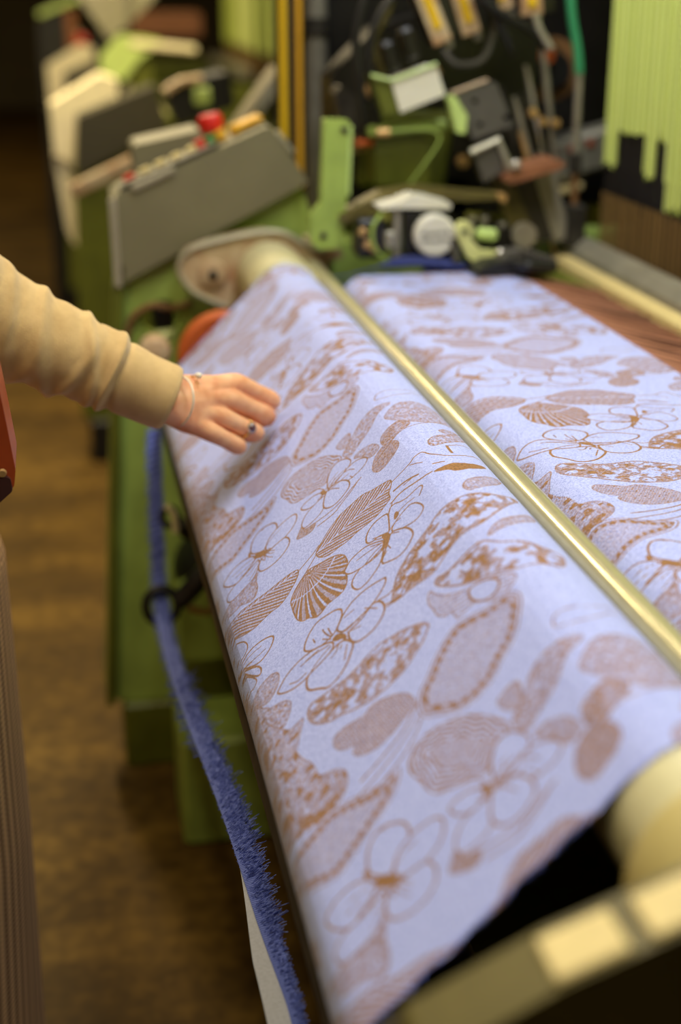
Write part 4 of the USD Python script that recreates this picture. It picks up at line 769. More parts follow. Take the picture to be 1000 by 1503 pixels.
# feeler unit over the far selvage: white cap, round plate with two lines of print, levers and black temple
t = thing('weft_detector', 'white capped detector with a round cream plate bearing two lines of dark print', 'detector')
part(t, 'cap', prism([(0.486, 1.050), (0.520, 1.058), (0.540, 1.066), (0.565, 1.062), (0.600, 1.052), (0.600, 1.044), (0.52, 1.047), (0.488, 1.046)], 2.14, 2.20, rnd=0.002), 'white_plate')
part(t, 'post', box(0.512, 0.524, 2.15, 2.18, 0.965, 1.048, 0.002), 'steel')
part(t, 'block', prism([(0.53, 0.955), (0.53, 1.04), (0.60, 1.04), (0.62, 0.955)], 2.15, 2.22, rnd=0.004), 'oily_black')
dc = np.array([0.571, 2.118, 1.007])
d_ = part(t, 'round_plate', lathe([(0, 0.029), (0.003, 0.0325), (0.018, 0.0325), (0.02, 0.031)], dc, dc + [0, 1, 0], 44), 'white_plate', label='round cream plate')
pr = []
for row, z in enumerate((1.0115, 1.0005)):        # the print is too blurred to read: two rows of small dark characters
    r2 = np.random.default_rng(5 + row); x = 0.548
    while x < 0.592:
        w = r2.uniform(0.0026, 0.0042)
        for sx in (0, 1):
            if r2.random() < 0.85: pr.append(box(x + sx * (w - 0.001), x + sx * (w - 0.001) + 0.001, 2.1172, 2.1185, z - 0.0032, z + 0.0032, 0.0001))
        zz = z + r2.choice([-0.0026, 0.0, 0.0026]); pr.append(box(x, x + w, 2.1172, 2.1185, zz - 0.0006, zz + 0.0006, 0.0001)); x += w + 0.0013
part(d_, 'print', cat_(pr), 'ink_black', False, kind='stuff')
part(t, 'pin_block', box(0.455, 0.50, 2.15, 2.20, 0.97, 1.03, 0.004), 'oily_black')
for k, (x, z) in enumerate([(0.462, 1.012), (0.470, 0.992), (0.585, 0.968), (0.480, 0.985)]): part(t, 'screw', bolt((x, 2.15, z), (0, -1, 0), 0.007, 0.006), 'brass')
part(t, 'green_wire', tube([(0.49, 2.14, 1.04), (0.475, 2.135, 1.02), (0.478, 2.135, 0.99), (0.50, 2.14, 0.965)], 0.003, 6, 5), 'green_paint')
part(t, 'connector', box(0.497, 0.512, 2.14, 2.16, 0.985, 1.012, 0.003), 'steel')
t = thing('cutter_lever', 'pale yellow green cutter lever beside the round cream plate', 'lever')
part(t, 'arm', prism([(0.598, 1.018), (0.606, 1.030), (0.618, 1.030), (0.625, 1.018), (0.622, 1.004), (0.640, 0.985), (0.668, 0.982), (0.672, 0.972), (0.655, 0.958), (0.645, 0.95), (0.637, 0.962), (0.618, 0.975), (0.606, 0.998)], 2.10, 2.118, holes=[(0.612, 1.016, 0.004)], rnd=0.003), 'pale_lever')
part(t, 'green_tab', obox((0.654, 2.125, 1.006), (0.034, 0.02, 0.018), (0, 6, 0), 0.005), 'pale_green_paint')
part(t, 'pivot', bolt((0.612, 2.10, 1.016), (0, -1, 0), 0.005, 0.004), 'dark_steel')
part(t, 'ball_end', lathe([(-0.006, 0.003), (-0.003, 0.006), (0.003, 0.006), (0.006, 0.003)], (0.668, 2.095, 0.982), (0.668, 2.105, 0.982)), 'chrome')
t = thing('cloth_temple', 'black serrated temple holding the far selvage near the fell', 'temple')
part(t, 'body', prism([(0.610, 0.962), (0.640, 0.975), (0.685, 0.978), (0.735, 0.962), (0.741, 0.957), (0.700, 0.957), (0.63, 0.957)], 2.045, 2.10, rnd=0.002), 'black_rubber')
part(t, 'nose', obox((0.705, 2.035, 0.972), (0.07, 0.035, 0.016), (0, 8, 28), 0.005), 'black_rubber')
part(t, 'hood', prism([(0.655, 0.972), (0.670, 0.988), (0.70, 0.990), (0.728, 0.975), (0.72, 0.968)], 2.06, 2.10, rnd=0.002), 'grey_clamp')
for k in range(7): part(t, 'tooth', obox((0.690 + 0.008 * k, 2.055, 0.990 - 0.0028 * k), (0.003, 0.03, 0.012), (0, 15, 0), 0.0008), 'grey_clamp')
part(t, 'carrier', box(0.56, 0.70, 2.11, 2.16, 0.90, 0.955, 0.004), 'oily_black')
part(t, 'link', tube([(0.60, 2.10, 0.968), (0.60, 2.12, 1.0)], 0.006), 'dark_steel')
for k, (x, z) in enumerate([(0.64, 1.03), (0.66, 1.03), (0.69, 1.02)]): part(t, 'pin', lathe([(0, 0.004), (0.035, 0.004), (0.037, 0.007), (0.042, 0.007)], (x, 2.16, z - 0.045), (x, 2.16, z)), 'steel')
part(t, 'housing', prism([(0.63, 0.955), (0.63, 1.0), (0.70, 1.01), (0.74, 0.98), (0.75, 0.955)], 2.15, 2.24, rnd=0.006), 'oily_black')
part(t, 'gear', lathe([(0, 0.02), (0.012, 0.02), (0.015, 0.012)], (0.72, 2.135, 1.0), (0.72, 2.15, 1.0), 20), 'steel')
t = thing('selvage_waste', 'dark navy strip of trimmed selvage trailing towards the roller', 'yarn')
P_ = smooth_path([(0.405, 2.12, 0.949), (0.44, 2.12, 0.953), (0.49, 2.115, 0.966), (0.53, 2.11, 0.972), (0.59, 2.11, 0.966), (0.62, 2.11, 0.962)], 8)
k_ = len(P_); W_ = np.interp(np.linspace(0, 1, k_), [0, 0.35, 0.5, 0.85, 1], [0.0016, 0.002, 0.014, 0.016, 0.008])
vv = np.concatenate([np.stack([P_ + np.array([0, sy * 0.02, 0]) * (W_ / 0.016)[:, None] + np.array([0, 0, sz])[None] * W_[:, None] * 0.35 for sy, sz in ((-1, -1), (1, -0.4), (1, 1), (-1, 0.2))], 1)]).reshape(-1, 3)
ii, jj = np.meshgrid(np.arange(k_ - 1), np.arange(4), indexing='ij'); qq = np.stack([ii * 4 + jj, ii * 4 + (jj + 1) % 4, (ii + 1) * 4 + (jj + 1) % 4, (ii + 1) * 4 + jj], -1).reshape(-1, 4)
part(t, 'strip', (vv, qq), 'navy_cloth', True)
part(t, 'thread', tube([(0.403, 2.125, 0.944), (0.45, 2.12, 0.93), (0.47, 2.10, 0.955)], 0.0012, 6, 5), 'selvage_blue')

# drop rods, hose, bobbin and cables on the right
t = thing('selector_rods', 'bundle of slanted metal rods standing behind the clamp block', 'rods')
for k, (x0, z0, x1, z1, m_) in enumerate([(0.752, 1.195, 0.806, 1.03, 'steel'), (0.770, 1.20, 0.826, 0.98, 'dark_steel'), (0.778, 1.243, 0.826, 1.06, 'chrome'), (0.796, 1.28, 0.846, 0.98, 'steel'), (0.735, 1.21, 0.79, 0.99, 'dark_steel'), (0.812, 1.25, 0.845, 1.03, 'steel'), (0.765, 1.14, 0.80, 1.04, 'brass')]):
    rd = part(t, 'rod', lathe([(0, 0.0035), (0.03, 0.005), (0.09, 0.005), (0.11, 0.0035), (0.32, 0.0035)], (x0, 2.32 + 0.012 * (k % 3), z0), (x1, 2.32 + 0.012 * (k % 3), z1), 12), m_)
for k, (x, z) in enumerate([(0.784, 1.168), (0.800, 1.155), (0.822, 1.152), (0.782, 1.17)]): part(t, 'nut', bolt((x, 2.315, z), (0.2, -1, 0.1), 0.008, 0.01), 'brass')
part(t, 'holder', obox((0.775, 2.37, 1.13), (0.14, 0.02, 0.03), (0, 20, 0)), 'dark_steel')
single('leather_pad', prism([(0.705, 1.076), (0.722, 1.088), (0.80, 1.104), (0.815, 1.098), (0.80, 1.088), (0.722, 1.068)], 2.22, 2.30, rnd=0.003), 'rust_pad', 'rusty brown pad lying across the slanted rods', 'pad')
t = thing('rod_shield', 'dark olive shield plates fanning down behind the black temple', 'plate')
for k, (x0, x1) in enumerate([(0.70, 0.745), (0.745, 0.775), (0.785, 0.812)]):
    part(t, 'blade', prism([(x0, 1.07), (x0 + 0.035, 1.075), (x1 + 0.045, 0.965), (x1 + 0.01, 0.96)], 2.27 + 0.012 * k, 2.28 + 0.012 * k), ['lever_olive', 'dark_steel', 'steel'][k])
t = thing('air_hose', 'green air hose running down into a metal pipe left of the harness', 'hose')
part(t, 'hose', tube([(0.815, 2.30, 1.60), (0.828, 2.30, 1.42), (0.836, 2.30, 1.33), (0.850, 2.30, 1.27), (0.8555, 2.30, 1.232)], 0.0078, 12, 6), 'hose_green')
part(t, 'pipe', tube([(0.8555, 2.30, 1.236), (0.857, 2.30, 1.10)], 0.0065, 12), 'steel')
part(t, 'sleeve', lathe([(0, 0.011), (0.03, 0.011)], (0.857, 2.30, 1.075), (0.857, 2.30, 1.105)), 'dark_steel')
part(t, 'lower_pipe', tube([(0.857, 2.30, 1.08), (0.860, 2.30, 1.01)], 0.006, 12), 'rope_brown')
part(t, 'socket', box(0.845, 0.878, 2.285, 2.32, 0.95, 1.02, 0.003), 'dark_steel')
t = thing('weft_bobbin', 'dark bobbin with an orange and yellow ring behind the green hose', 'bobbin')
bc = np.array([0.885, 2.52, 1.225])
part(t, 'flange', lathe([(0, 0.05), (0.004, 0.056), (0.02, 0.056), (0.024, 0.05)], bc, bc + [0, 1, 0]), 'rope_brown')
part(t, 'core', lathe([(0, 0.03), (0.02, 0.034), (0.03, 0.034)], bc - [0, 0.02, 0], bc + [0, 1, 0]), 'black_rubber')
part(t, 'ring', lathe([(0, 0.014), (0.008, 0.016), (0.012, 0.010)], bc - [0.02, 0.032, -0.025], bc + [-0.02, 1, 0.025]), 'orange_plastic')
part(t, 'spindle', tube([bc + [0, 0.02, 0], bc + [0.0, 0.17, 0]], 0.008), 'dark_steel')
t = thing('weft_beam', 'worn grey beam with dark red marks behind the metal pipe', 'beam')
part(t, 'beam', obox((0.93, 2.62, 1.055), (0.30, 0.08, 0.075), (0, -14, 0), 0.008), 'aluminium')
for k in range(5): part(t, 'mark', obox((0.845 + 0.036 * k, 2.578, 1.052 + 0.009 * k), (0.016, 0.006, 0.014), (0, -14, 0), 0.003), 'leather')
part(t, 'lower_bar', obox((0.90, 2.58, 0.995), (0.16, 0.02, 0.012), (0, -12, 0), 0.003), 'bare_plate')
CAB = [([(0.585, 2.28, 1.40), (0.52, 2.28, 1.33), (0.50, 2.28, 1.27), (0.508, 2.28, 1.20), (0.52, 2.29, 1.15)], 0.006, 'black_rubber', 'black cable looping down left of the cream cover'),
       ([(0.51, 2.30, 1.42), (0.495, 2.28, 1.36), (0.478, 2.28, 1.29), (0.485, 2.28, 1.22), (0.50, 2.29, 1.16)], 0.007, 'black_rubber', 'outermost black cable between the grey tube and the cream cover'),
       ([(0.545, 2.32, 1.42), (0.54, 2.31, 1.34), (0.512, 2.31, 1.28), (0.53, 2.31, 1.23)], 0.006, 'lever_olive', 'olive cable beside the black cable loops'),
       ([(0.64, 2.26, 1.38), (0.70, 2.26, 1.33), (0.76, 2.27, 1.30), (0.79, 2.28, 1.272)], 0.007, 'black_rubber', 'black cable crossing in front of the sensors towards the hose'),
       ([(0.69, 2.27, 1.40), (0.70, 2.27, 1.33), (0.725, 2.27, 1.28), (0.735, 2.28, 1.26)], 0.006, 'black_rubber', 'short black cable hanging between the second and third sensor'),
       ([(0.62, 2.28, 1.27), (0.64, 2.27, 1.25), (0.68, 2.27, 1.255), (0.70, 2.28, 1.29), (0.705, 2.28, 1.33)], 0.006, 'dark_steel', 'grey cable curving under the sensors'),
       ([(0.765, 2.27, 1.325), (0.775, 2.27, 1.30), (0.795, 2.27, 1.272)], 0.006, 'aluminium', 'short silver cable below the rightmost sensor')]
for p, r, m_, lb in CAB: single('cable', tube(p, r, 8, 6), m_, lb, 'cable')
t = thing('gearbox', 'dark oily gearbox filling the gap under the sensors', 'gearbox')
part(t, 'case', prism([(0.47, 1.0), (0.47, 1.22), (0.55, 1.30), (0.70, 1.34), (0.84, 1.30), (0.84, 0.98)], 2.46, 2.54, rnd=0.01), 'oily_black')
part(t, 'cover', obox((0.60, 2.45, 1.10), (0.16, 0.03, 0.14), (0, 6, 0), 0.01), 'dark_green_paint')
for k, (x, z) in enumerate([(0.645, 1.228), (0.58, 1.02), (0.70, 1.08), (0.755, 1.16), (0.535, 1.20)]): part(t, 'nut', bolt((x, 2.435, z), (0, -1, 0), 0.012, 0.014), 'brass')
part(t, 'bracket', obox((0.50, 2.42, 1.115), (0.07, 0.03, 0.03), (0, -10, 0), 0.004), 'beige_cast')
part(t, 'post', box(0.60, 0.72, 2.46, 2.54, 0.0, 1.05, 0.004), 'oily_black')
part(t, 'hood', prism([(0.46, 1.20), (0.47, 1.215), (0.535, 1.17), (0.53, 1.12), (0.47, 1.15)], 2.36, 2.41, rnd=0.006), 'dark_steel')
single('feeder_rail', box(0.50, 0.86, 2.40, 2.44, 1.42, 1.47, 0.004), 'dark_steel', 'dark rail carrying the sensors along the top edge', 'rail')

# ------------------------------------------------------------------ trimmed selvage tape running through two rings
for nm, c, r0, r1, lb in (('guide_ring', (0.137, 2.0, 0.622), 0.0115, 0.005, 'small black guide ring with a pale hook beside the cloth edge'), ('guide_ring', (0.1165, 1.97, 0.491), 0.024, 0.0068, 'larger black guide ring that the blue selvage tape passes through')):
    t = thing(nm, lb, 'ring')
    an = np.linspace(0, 2 * np.pi, 41)
    part(t, 'ring', tube(np.c_[c[0] + r0 * np.cos(an), c[1] + 0.004 * np.sin(an), c[2] + r0 * np.sin(an) * 1.1], r1, 10, caps=False), 'black_rubber', True)
    if r0 < 0.015:
        part(t, 'hook', tube([(0.130, 1.96, 0.655), (0.140, 1.96, 0.640), (0.142, 1.96, 0.612)], 0.0050, 8, 5), 'roller_beige')
        part(t, 'stem', tube([(0.150, 2.0, 0.612), (0.165, 2.02, 0.585), (0.19, 2.06, 0.57), (0.22, 2.10, 0.57)], 0.011, 10, 5), 'dark_steel')
    else:
        part(t, 'arm', tube([(0.143, 1.97, 0.497), (0.160, 1.965, 0.515), (0.18, 1.96, 0.540), (0.22, 1.97, 0.56)], 0.016, 10, 6), 'black_rubber')
        part(t, 'brass_clip', tube([(0.16, 2.0, 0.470), (0.19, 2.0, 0.462), (0.215, 2.02, 0.475)], 0.006, 8, 5), 'brass')
tape = thing('selvage_tape', 'blue fringed selvage tape hanging from the guide rings down to the bottom edge', 'tape')
TP = smooth_path([(0.1245, 2.06, 0.742), (0.1205, 2.04, 0.672), (0.1175, 2.02, 0.592), (0.1165, 1.98, 0.497), (0.1157, 1.78, 0.502), (0.1207, 1.5, 0.557), (0.1296, 1.26, 0.5987), (0.1327, 1.10, 0.616), (0.1351, 0.99, 0.6154), (0.1394, 0.90, 0.602), (0.1416, 0.84, 0.564), (0.143, 0.80, 0.50), (0.145, 0.77, 0.36), (0.150, 0.74, 0.14), (0.160, 0.70, 0.020), (0.20, 0.62, 0.014)], 24)
k_ = len(TP); tt = np.linspace(0, 15 / 11, k_)
tang = np.gradient(TP, axis=0); tang /= np.linalg.norm(tang, axis=1, keepdims=True)
side0 = np.cross(tang, EYE - TP); side0 /= np.linalg.norm(side0, axis=1, keepdims=True)
side0 *= np.sign(side0[:, :1]); face0 = np.cross(side0, tang); face0 *= np.sign((face0 * (EYE - TP)).sum(1, keepdims=True))
tw = np.interp(tt, [0, 0.3, 0.45, 0.62, 0.72, 0.85, 1], [0.2, 0.3, 0.4, 0.5, 0.3, 0.1, 0.1])       # how far the tape is turned on edge
sd = side0 * np.cos(tw)[:, None] + face0 * np.sin(tw)[:, None]; fc = np.cross(sd, tang)
def ribbon(P, S, N, w0, w1, th):
    w0, w1 = np.broadcast_to(w0, len(P)), np.broadcast_to(w1, len(P))
    v = np.stack([P + S * w0[:, None] - N * th, P + S * w1[:, None] - N * th, P + S * w1[:, None] + N * th, P + S * w0[:, None] + N * th], 1).reshape(-1, 3)
    i, j = np.meshgrid(np.arange(len(P) - 1), np.arange(4), indexing='ij')
    return v, np.stack([i * 4 + j, i * 4 + (j + 1) % 4, (i + 1) * 4 + (j + 1) % 4, (i + 1) * 4 + j], -1).reshape(-1, 4)
part(tape, 'band', ribbon(TP, sd, fc, np.interp(tt, [0, 0.55, 0.74, 1], [-0.002, -0.002, -0.018, -0.020]), 0.003, 0.0007), 'selvage_pale', False, label='pale woven band of the tape')
wob = 0.0015 * np.sin(tt * 160) + 0.0012 * np.sin(tt * 71)
part(tape, 'pile', ribbon(TP + face0 * 0.0016, side0, face0, np.interp(tt, [0, 0.35, 0.55, 0.7, 0.8, 1], [-0.008, -0.010, -0.011, -0.006, 0.000, 0.002]), np.interp(tt, [0, 0.35, 0.6, 0.8, 1], [0.008, 0.009, 0.009, 0.009, 0.011]) + wob, 0.0016), 'selvage_blue', False, label='blue pile along the tape')
hl = []
for k in range(11000):
    u = rng.uniform(0.0, 0.90) * (k_ - 1); i = int(u); f = u - i
    P = TP[i] * (1 - f) + TP[i + 1] * f; S_, F_, T_ = side0[i], face0[i], tang[i]; q = tt[i]
    lo = np.interp(q, [0, 0.35, 0.55, 0.7, 0.8, 1], [-0.009, -0.012, -0.013, -0.006, 0.001, 0.003]); hi = np.interp(q, [0, 0.35, 0.6, 0.8, 1], [0.008, 0.010, 0.010, 0.009, 0.009])
    w = rng.uniform(lo, hi); L = rng.uniform(0.003, 0.008) * (1 + (0.4 < q < 0.72) * rng.random() ** 3 * 2.0)
    a_ = P + S_ * w + F_ * 0.002; d = (S_ * rng.uniform(0.5, 1.0) * (1 if q > 0.5 or w > lo + 0.003 else -1) + F_ * rng.uniform(0.1, 0.6) + T_ * rng.normal(0, 0.25))
    hl.append(np.array([a_, a_ + d * L * 0.5, a_ + d * L + np.array([0, 0, -0.0006])]))
curves(tape, 'pile_hairs', hl, 0.0007, 'selvage_blue')
kp = TP[int(0.61 * k_)] + side0[int(0.61 * k_)] * 0.014
part(tape, 'fluff_knot', organic([bone(kp, kp + [0.004, 0, 0.003], 0.004, 0.005), bone(kp - [0.006, 0, 0.0], kp, 0.002, 0.004)], 0.002, 6), 'navy_cloth', True)

# ------------------------------------------------------------------ the person reaching in from the left
person = thing('person', 'person in camel knit sweater and brown checked skirt, pinching the flowered cloth', 'person')
A = np.array
wr, el, sh = A([0.094, 1.472, 0.961]), A([-0.123, 1.46, 1.092]), A([-0.285, 1.335, 1.335])
HAND = {  # knuckle, middle joint of each finger and its thickness
    'i': (A([0.184, 1.520, 0.956]), A([0.2265, 1.545, 0.927]), 0.0116), 'm': (A([0.174, 1.505, 0.944]), A([0.2186, 1.530, 0.9135]), 0.0116),
    'r': (A([0.161, 1.490, 0.929]), A([0.2030, 1.510, 0.901]), 0.0108), 'p': (A([0.147, 1.475, 0.9175]), A([0.181, 1.490, 0.893]), 0.0098)}
nrm = A([-0.7071, 0, 0.7071])
knu = HAND['i'][0] - HAND['p'][0]; knu /= np.linalg.norm(knu)
bones = []
for k, (mc, pip, r) in HAND.items():
    fw = (pip - mc) / np.linalg.norm(pip - mc); pl_ = -np.cross(knu, fw); pl_ *= np.sign(pl_[1])
    pxm = mc * 0.5 + pip * 0.5 - pl_ * 0.001
    bones += [bone(mc, pxm, r * 1.14, r * 0.97), bone(pxm, pip, r * 0.97, r * 1.06)]
    fw = (pip - mc) / np.linalg.norm(pip - mc); pl_ = -np.cross(knu, fw); pl_ *= np.sign(pl_[1]); tk = 0.55 if k == 'p' else 0.2 if k == 'r' else 0.0; d1 = pl_ * 0.95 + fw * 0.02 - nrm * 0.12 + knu * tk; d1 /= np.linalg.norm(d1); d2 = pl_ * 0.8 - fw * 0.35 - nrm * 0.15 + knu * tk; d2 /= np.linalg.norm(d2)
    dip = pip + d1 * 0.024; tip = dip + d2 * 0.016
    bones += [bone(pip, dip, r * 1.02, r * 0.9), bone(dip, tip, r * 0.9, r * 0.78)]
    mcb = wr + (mc - wr) * 0.18 + (mc - HAND['m'][0]) * 0.15
    bones += [bone(mcb + pl_ * 0.001, mc + pl_ * 0.001, 0.0130, r * 1.10)]
mi, mm, mr, mp = [HAND[k][0] for k in 'imrp']
pdir = np.cross(knu, HAND['m'][1] - HAND['m'][0]); pdir *= np.sign(pdir[1]); pdir /= np.linalg.norm(pdir)
palm_pts = [(wr + A([0.012, 0.012, 0.004]), 0.016), (wr + A([0.004, -0.012, -0.008]), 0.016), (mi + pdir * 0.004 + (wr - mi) * 0.14, 0.0118), (mp + pdir * 0.0035 + (wr - mp) * 0.10, 0.0095), (mm + pdir * 0.004 + (wr - mm) * 0.12, 0.0118), (mr + pdir * 0.004 + (wr - mr) * 0.10, 0.0110), (mi + pdir * 0.022 + (wr - mi) * 0.2, 0.011), (mp + pdir * 0.018 + (wr - mp) * 0.2, 0.0095)]
bones.append(manifold3d.Manifold.batch_hull([ball(c, r) for c, r in palm_pts]))
pd = np.cross(knu, (HAND['m'][1] - HAND['m'][0])); pd *= np.sign(pd[1]) ; pd /= np.linalg.norm(pd); tb = wr + A([0.034, 0.0, -0.020]) + pd * 0.026; tm_ = mi + pd * 0.030 - nrm * 0.006 - A([0.01, 0, 0]); ti = HAND['i'][1] + pd * 0.030 - nrm * 0.006 - A([0.016, 0, 0]); tt_ = HAND['i'][1] + pd * 0.028 - nrm * 0.012
bones += [bone(wr + A([0.014, 0.008, -0.006]), tb, 0.014, 0.014), bone(tb, tm_, 0.014, 0.0115), bone(tm_, ti, 0.0115, 0.010), bone(ti, tt_, 0.010, 0.0085)]
hand = bones[0]
for x in bones[1:]: hand = hand + x
hand = hand + manifold3d.Manifold.batch_hull([ball(wr + A([0.0, 0.010, 0.006]), 0.019), ball(wr - A([0.0, 0.008, 0.008]), 0.019), ball(wr + (el - wr) * 0.25 + A([0, 0.006, 0.004]), 0.022), ball(wr + (el - wr) * 0.25 - A([0, 0.006, 0.004]), 0.022)])
fine = to_tm(hand.refine_to_length(0.0028)); fine.merge_vertices(); relax(fine, 12, 0.003)
# the rest of the body, coarser, ending inside the clothes
LS = A([-0.36, 1.66, 1.345]); LE = A([-0.40, 1.74, 1.06]); LW = A([-0.28, 1.74, 0.86])
bb = [bone(wr + (el - wr) * 0.2, el, 0.022, 0.036), bone(el, sh, 0.036, 0.046), bone(LS, LE, 0.046, 0.036), bone(LE, LW, 0.034, 0.022), bone(LW, LW + A([0.05, -0.01, -0.06]), 0.024, 0.02)]
for j in range(4): bb.append(bone(LW + A([0.05, -0.026 + 0.017 * j, -0.06]), LW + A([0.085, -0.03 + 0.02 * j, -0.115 + 0.008 * abs(j - 1)]), 0.009, 0.008))
bb.append(bone(LW + A([0.03, -0.03, -0.03]), LW + A([0.06, -0.05, -0.075]), 0.010, 0.008))
bb += [manifold3d.Manifold.batch_hull([ball(sh, 0.055), ball(LS, 0.055), ball((-0.33, 1.41, 1.10), 0.09), ball((-0.33, 1.59, 1.10), 0.09), ball((-0.33, 1.5, 1.36), 0.06)]),
       manifold3d.Manifold.batch_hull([ball((-0.33, 1.42, 1.10), 0.09), ball((-0.33, 1.58, 1.10), 0.09), ball((-0.33, 1.41, 0.88), 0.10), ball((-0.33, 1.59, 0.88), 0.10)]),
       bone((-0.33, 1.5, 1.36), (-0.315, 1.5, 1.46), 0.05, 0.048)]
for sy in (-1, 1):
    hp, kn, an = A([-0.33, 1.5 + sy * 0.09, 0.86]), A([-0.32, 1.5 + sy * 0.085, 0.47]), A([-0.335, 1.5 + sy * 0.08, 0.08])
    bb += [bone(hp, kn, 0.082, 0.055), bone(kn, an, 0.052, 0.036), bone(an - A([0.02, 0, 0.045]), an + A([0.14, sy * 0.02, -0.05]), 0.035, 0.026)]
hc = A([-0.30, 1.5, 1.565])
bb += [manifold3d.Manifold.batch_hull([ball(hc, 0.088), ball(hc + A([0.02, 0, -0.02]), 0.08), ball(hc + A([0.055, 0, -0.085]), 0.035), ball(hc + A([0.03, 0.03, -0.08]), 0.03), ball(hc + A([0.03, -0.03, -0.08]), 0.03)]),
       manifold3d.Manifold.batch_hull([ball(hc + A([0.092, 0, 0.0]), 0.010), ball(hc + A([0.108, 0, -0.035]), 0.012), ball(hc + A([0.085, 0, -0.04]), 0.014)]),
       bone(hc + A([0.085, -0.018, -0.068]), hc + A([0.085, 0.018, -0.068]), 0.009, 0.009)]
for sy in (-1, 1): bb.append(bone(hc + A([0.0, sy * 0.088, 0.01]), hc + A([-0.005, sy * 0.09, -0.03]), 0.014, 0.010))
rest = organic(bb, 0.014, 10)
part(person, 'body', cat_([fine, rest]), 'skin', True)
for sy in (-1, 1):
    e = hc + A([0.083, sy * 0.032, 0.003]); ey = part(person, 'eye', lathe([(-0.011, 0.003), (-0.007, 0.008), (0, 0.011), (0.007, 0.008), (0.011, 0.003)], e - A([0.0, 0, 0]), e + A([1, 0, 0]), 16), 'eye_white')
    part(ey, 'iris', lathe([(0.0095, 0.0055), (0.0112, 0.004)], e, e + A([1, 0, 0]), 14), 'eye_dark')
part(person, 'hair', organic([manifold3d.Manifold.batch_hull([ball(hc + A([-0.012, 0, 0.018]), 0.097), ball(hc + A([-0.04, 0, -0.05]), 0.075)]), bone(hc + A([-0.07, 0, -0.02]), hc + A([-0.12, 0, -0.20]), 0.05, 0.02)], 0.012, 8), 'hair_brown', True)
# sweater: torso and far sleeve, and the near sleeve with its folds and ribbed cuff
tor = [manifold3d.Manifold.batch_hull([ball(sh, 0.068), ball(LS, 0.068), ball((-0.33, 1.40, 1.10), 0.105), ball((-0.33, 1.60, 1.10), 0.105), ball((-0.33, 1.5, 1.37), 0.065)]),
       manifold3d.Manifold.batch_hull([ball((-0.33, 1.41, 1.10), 0.105), ball((-0.33, 1.59, 1.10), 0.105), ball((-0.33, 1.41, 0.93), 0.125), ball((-0.33, 1.59, 0.93), 0.125)]),
       bone((-0.33, 1.5, 1.36), (-0.325, 1.5, 1.405), 0.064, 0.062), bone(LS, LE, 0.066, 0.056), bone(LE, LW, 0.054, 0.04), bone(sh, el + (sh - el) * 0.14, 0.066, 0.055)]
part(person, 'sweater', organic(tor, 0.014, 12), 'knit', True)
SP = smooth_path([el + (sh - el) * 0.22, el + A([0.012, 0, -0.002]), A([-0.064, 1.475, 1.048]), A([-0.012, 1.475, 1.0195]), A([0.030, 1.475, 0.998]), A([0.055, 1.475, 0.9836]), A([0.082, 1.474, 0.9687]), A([0.108, 1.473, 0.9565])], 26)
n_, sd_ = len(SP), 72
L_ = np.r_[0, np.cumsum(np.linalg.norm(np.diff(SP, axis=0), axis=1))]; q = L_ / L_[-1]
rad = np.interp(q, [0, 0.25, 0.5, 0.70, 0.795, 0.81, 0.90, 0.985, 1.0], [0.060, 0.0585, 0.0515, 0.0440, 0.0420, 0.0390, 0.0365, 0.0360, 0.0340])
tg = np.gradient(SP, axis=0); tg /= np.linalg.norm(tg, axis=1, keepdims=True)
U = np.cross(tg, A([0, 1.0, 0])); U /= np.linalg.norm(U, axis=1, keepdims=True); W = np.cross(tg, U)
an = np.arange(sd_) * 2 * np.pi / sd_
QQ, AA = np.meshgrid(q, an, indexing='ij')
fold = np.zeros_like(QQ)
for q0, wd, am, ph, sk in [(0.793, 0.014, 0.0042, 2.2, 0.02), (0.715, 0.017, 0.0032, 1.4, 0.05), (0.655, 0.018, 0.0026, 2.6, -0.05), (0.58, 0.022, 0.0030, 1.9, 0.07), (0.50, 0.025, 0.0022, 3.0, -0.06), (0.42, 0.03, 0.0024, 1.5, 0.08), (0.30, 0.035, 0.0022, 2.4, 0.06)]:
    c0 = q0 + sk * np.sin(AA - ph) + 0.006 * np.sin(2 * AA + ph * 3)
    fold += am * np.exp(-((QQ - c0) / wd) ** 2) * (0.72 + 0.28 * np.cos(AA - ph)) - 0.4 * am * np.exp(-((QQ - c0 - 1.7 * wd) / wd) ** 2)
fold *= 1.35
fold += 0.004 * (meshkit.fbm(np.stack([QQ * 14, np.cos(AA) * 1.3 + 4, np.sin(AA) * 1.3 + 2], -1), 3, 6) - 0.5) * (QQ < 0.80)
fold += np.where(QQ > 0.81, 0.00035 * np.cos(AA * 36), 0)
R_ = rad[:, None] + fold
sv = SP[:, None] + R_[..., None] * (np.cos(an)[None, :, None] * U[:, None] + np.sin(an)[None, :, None] * W[:, None])
inner = SP[-1] - tg[-1] * np.array([0.0, 0.02])[:, None]
ring2 = np.stack([SP[-1] - tg[-1] * d + r * (np.cos(an)[:, None] * U[-1] + np.sin(an)[:, None] * W[-1]) for d, r in ((0.001, 0.030), (0.02, 0.030))])
sv = np.concatenate([sv, ring2], 0); n2 = len(sv); i, j = np.meshgrid(np.arange(n2 - 1), np.arange(sd_), indexing='ij')
sq = np.stack([i * sd_ + j, i * sd_ + (j + 1) % sd_, (i + 1) * sd_ + (j + 1) % sd_, (i + 1) * sd_ + j], -1).reshape(-1, 4)
part(person, 'sleeve', (sv.reshape(-1, 3), sq[:, ::-1]), 'knit', True)
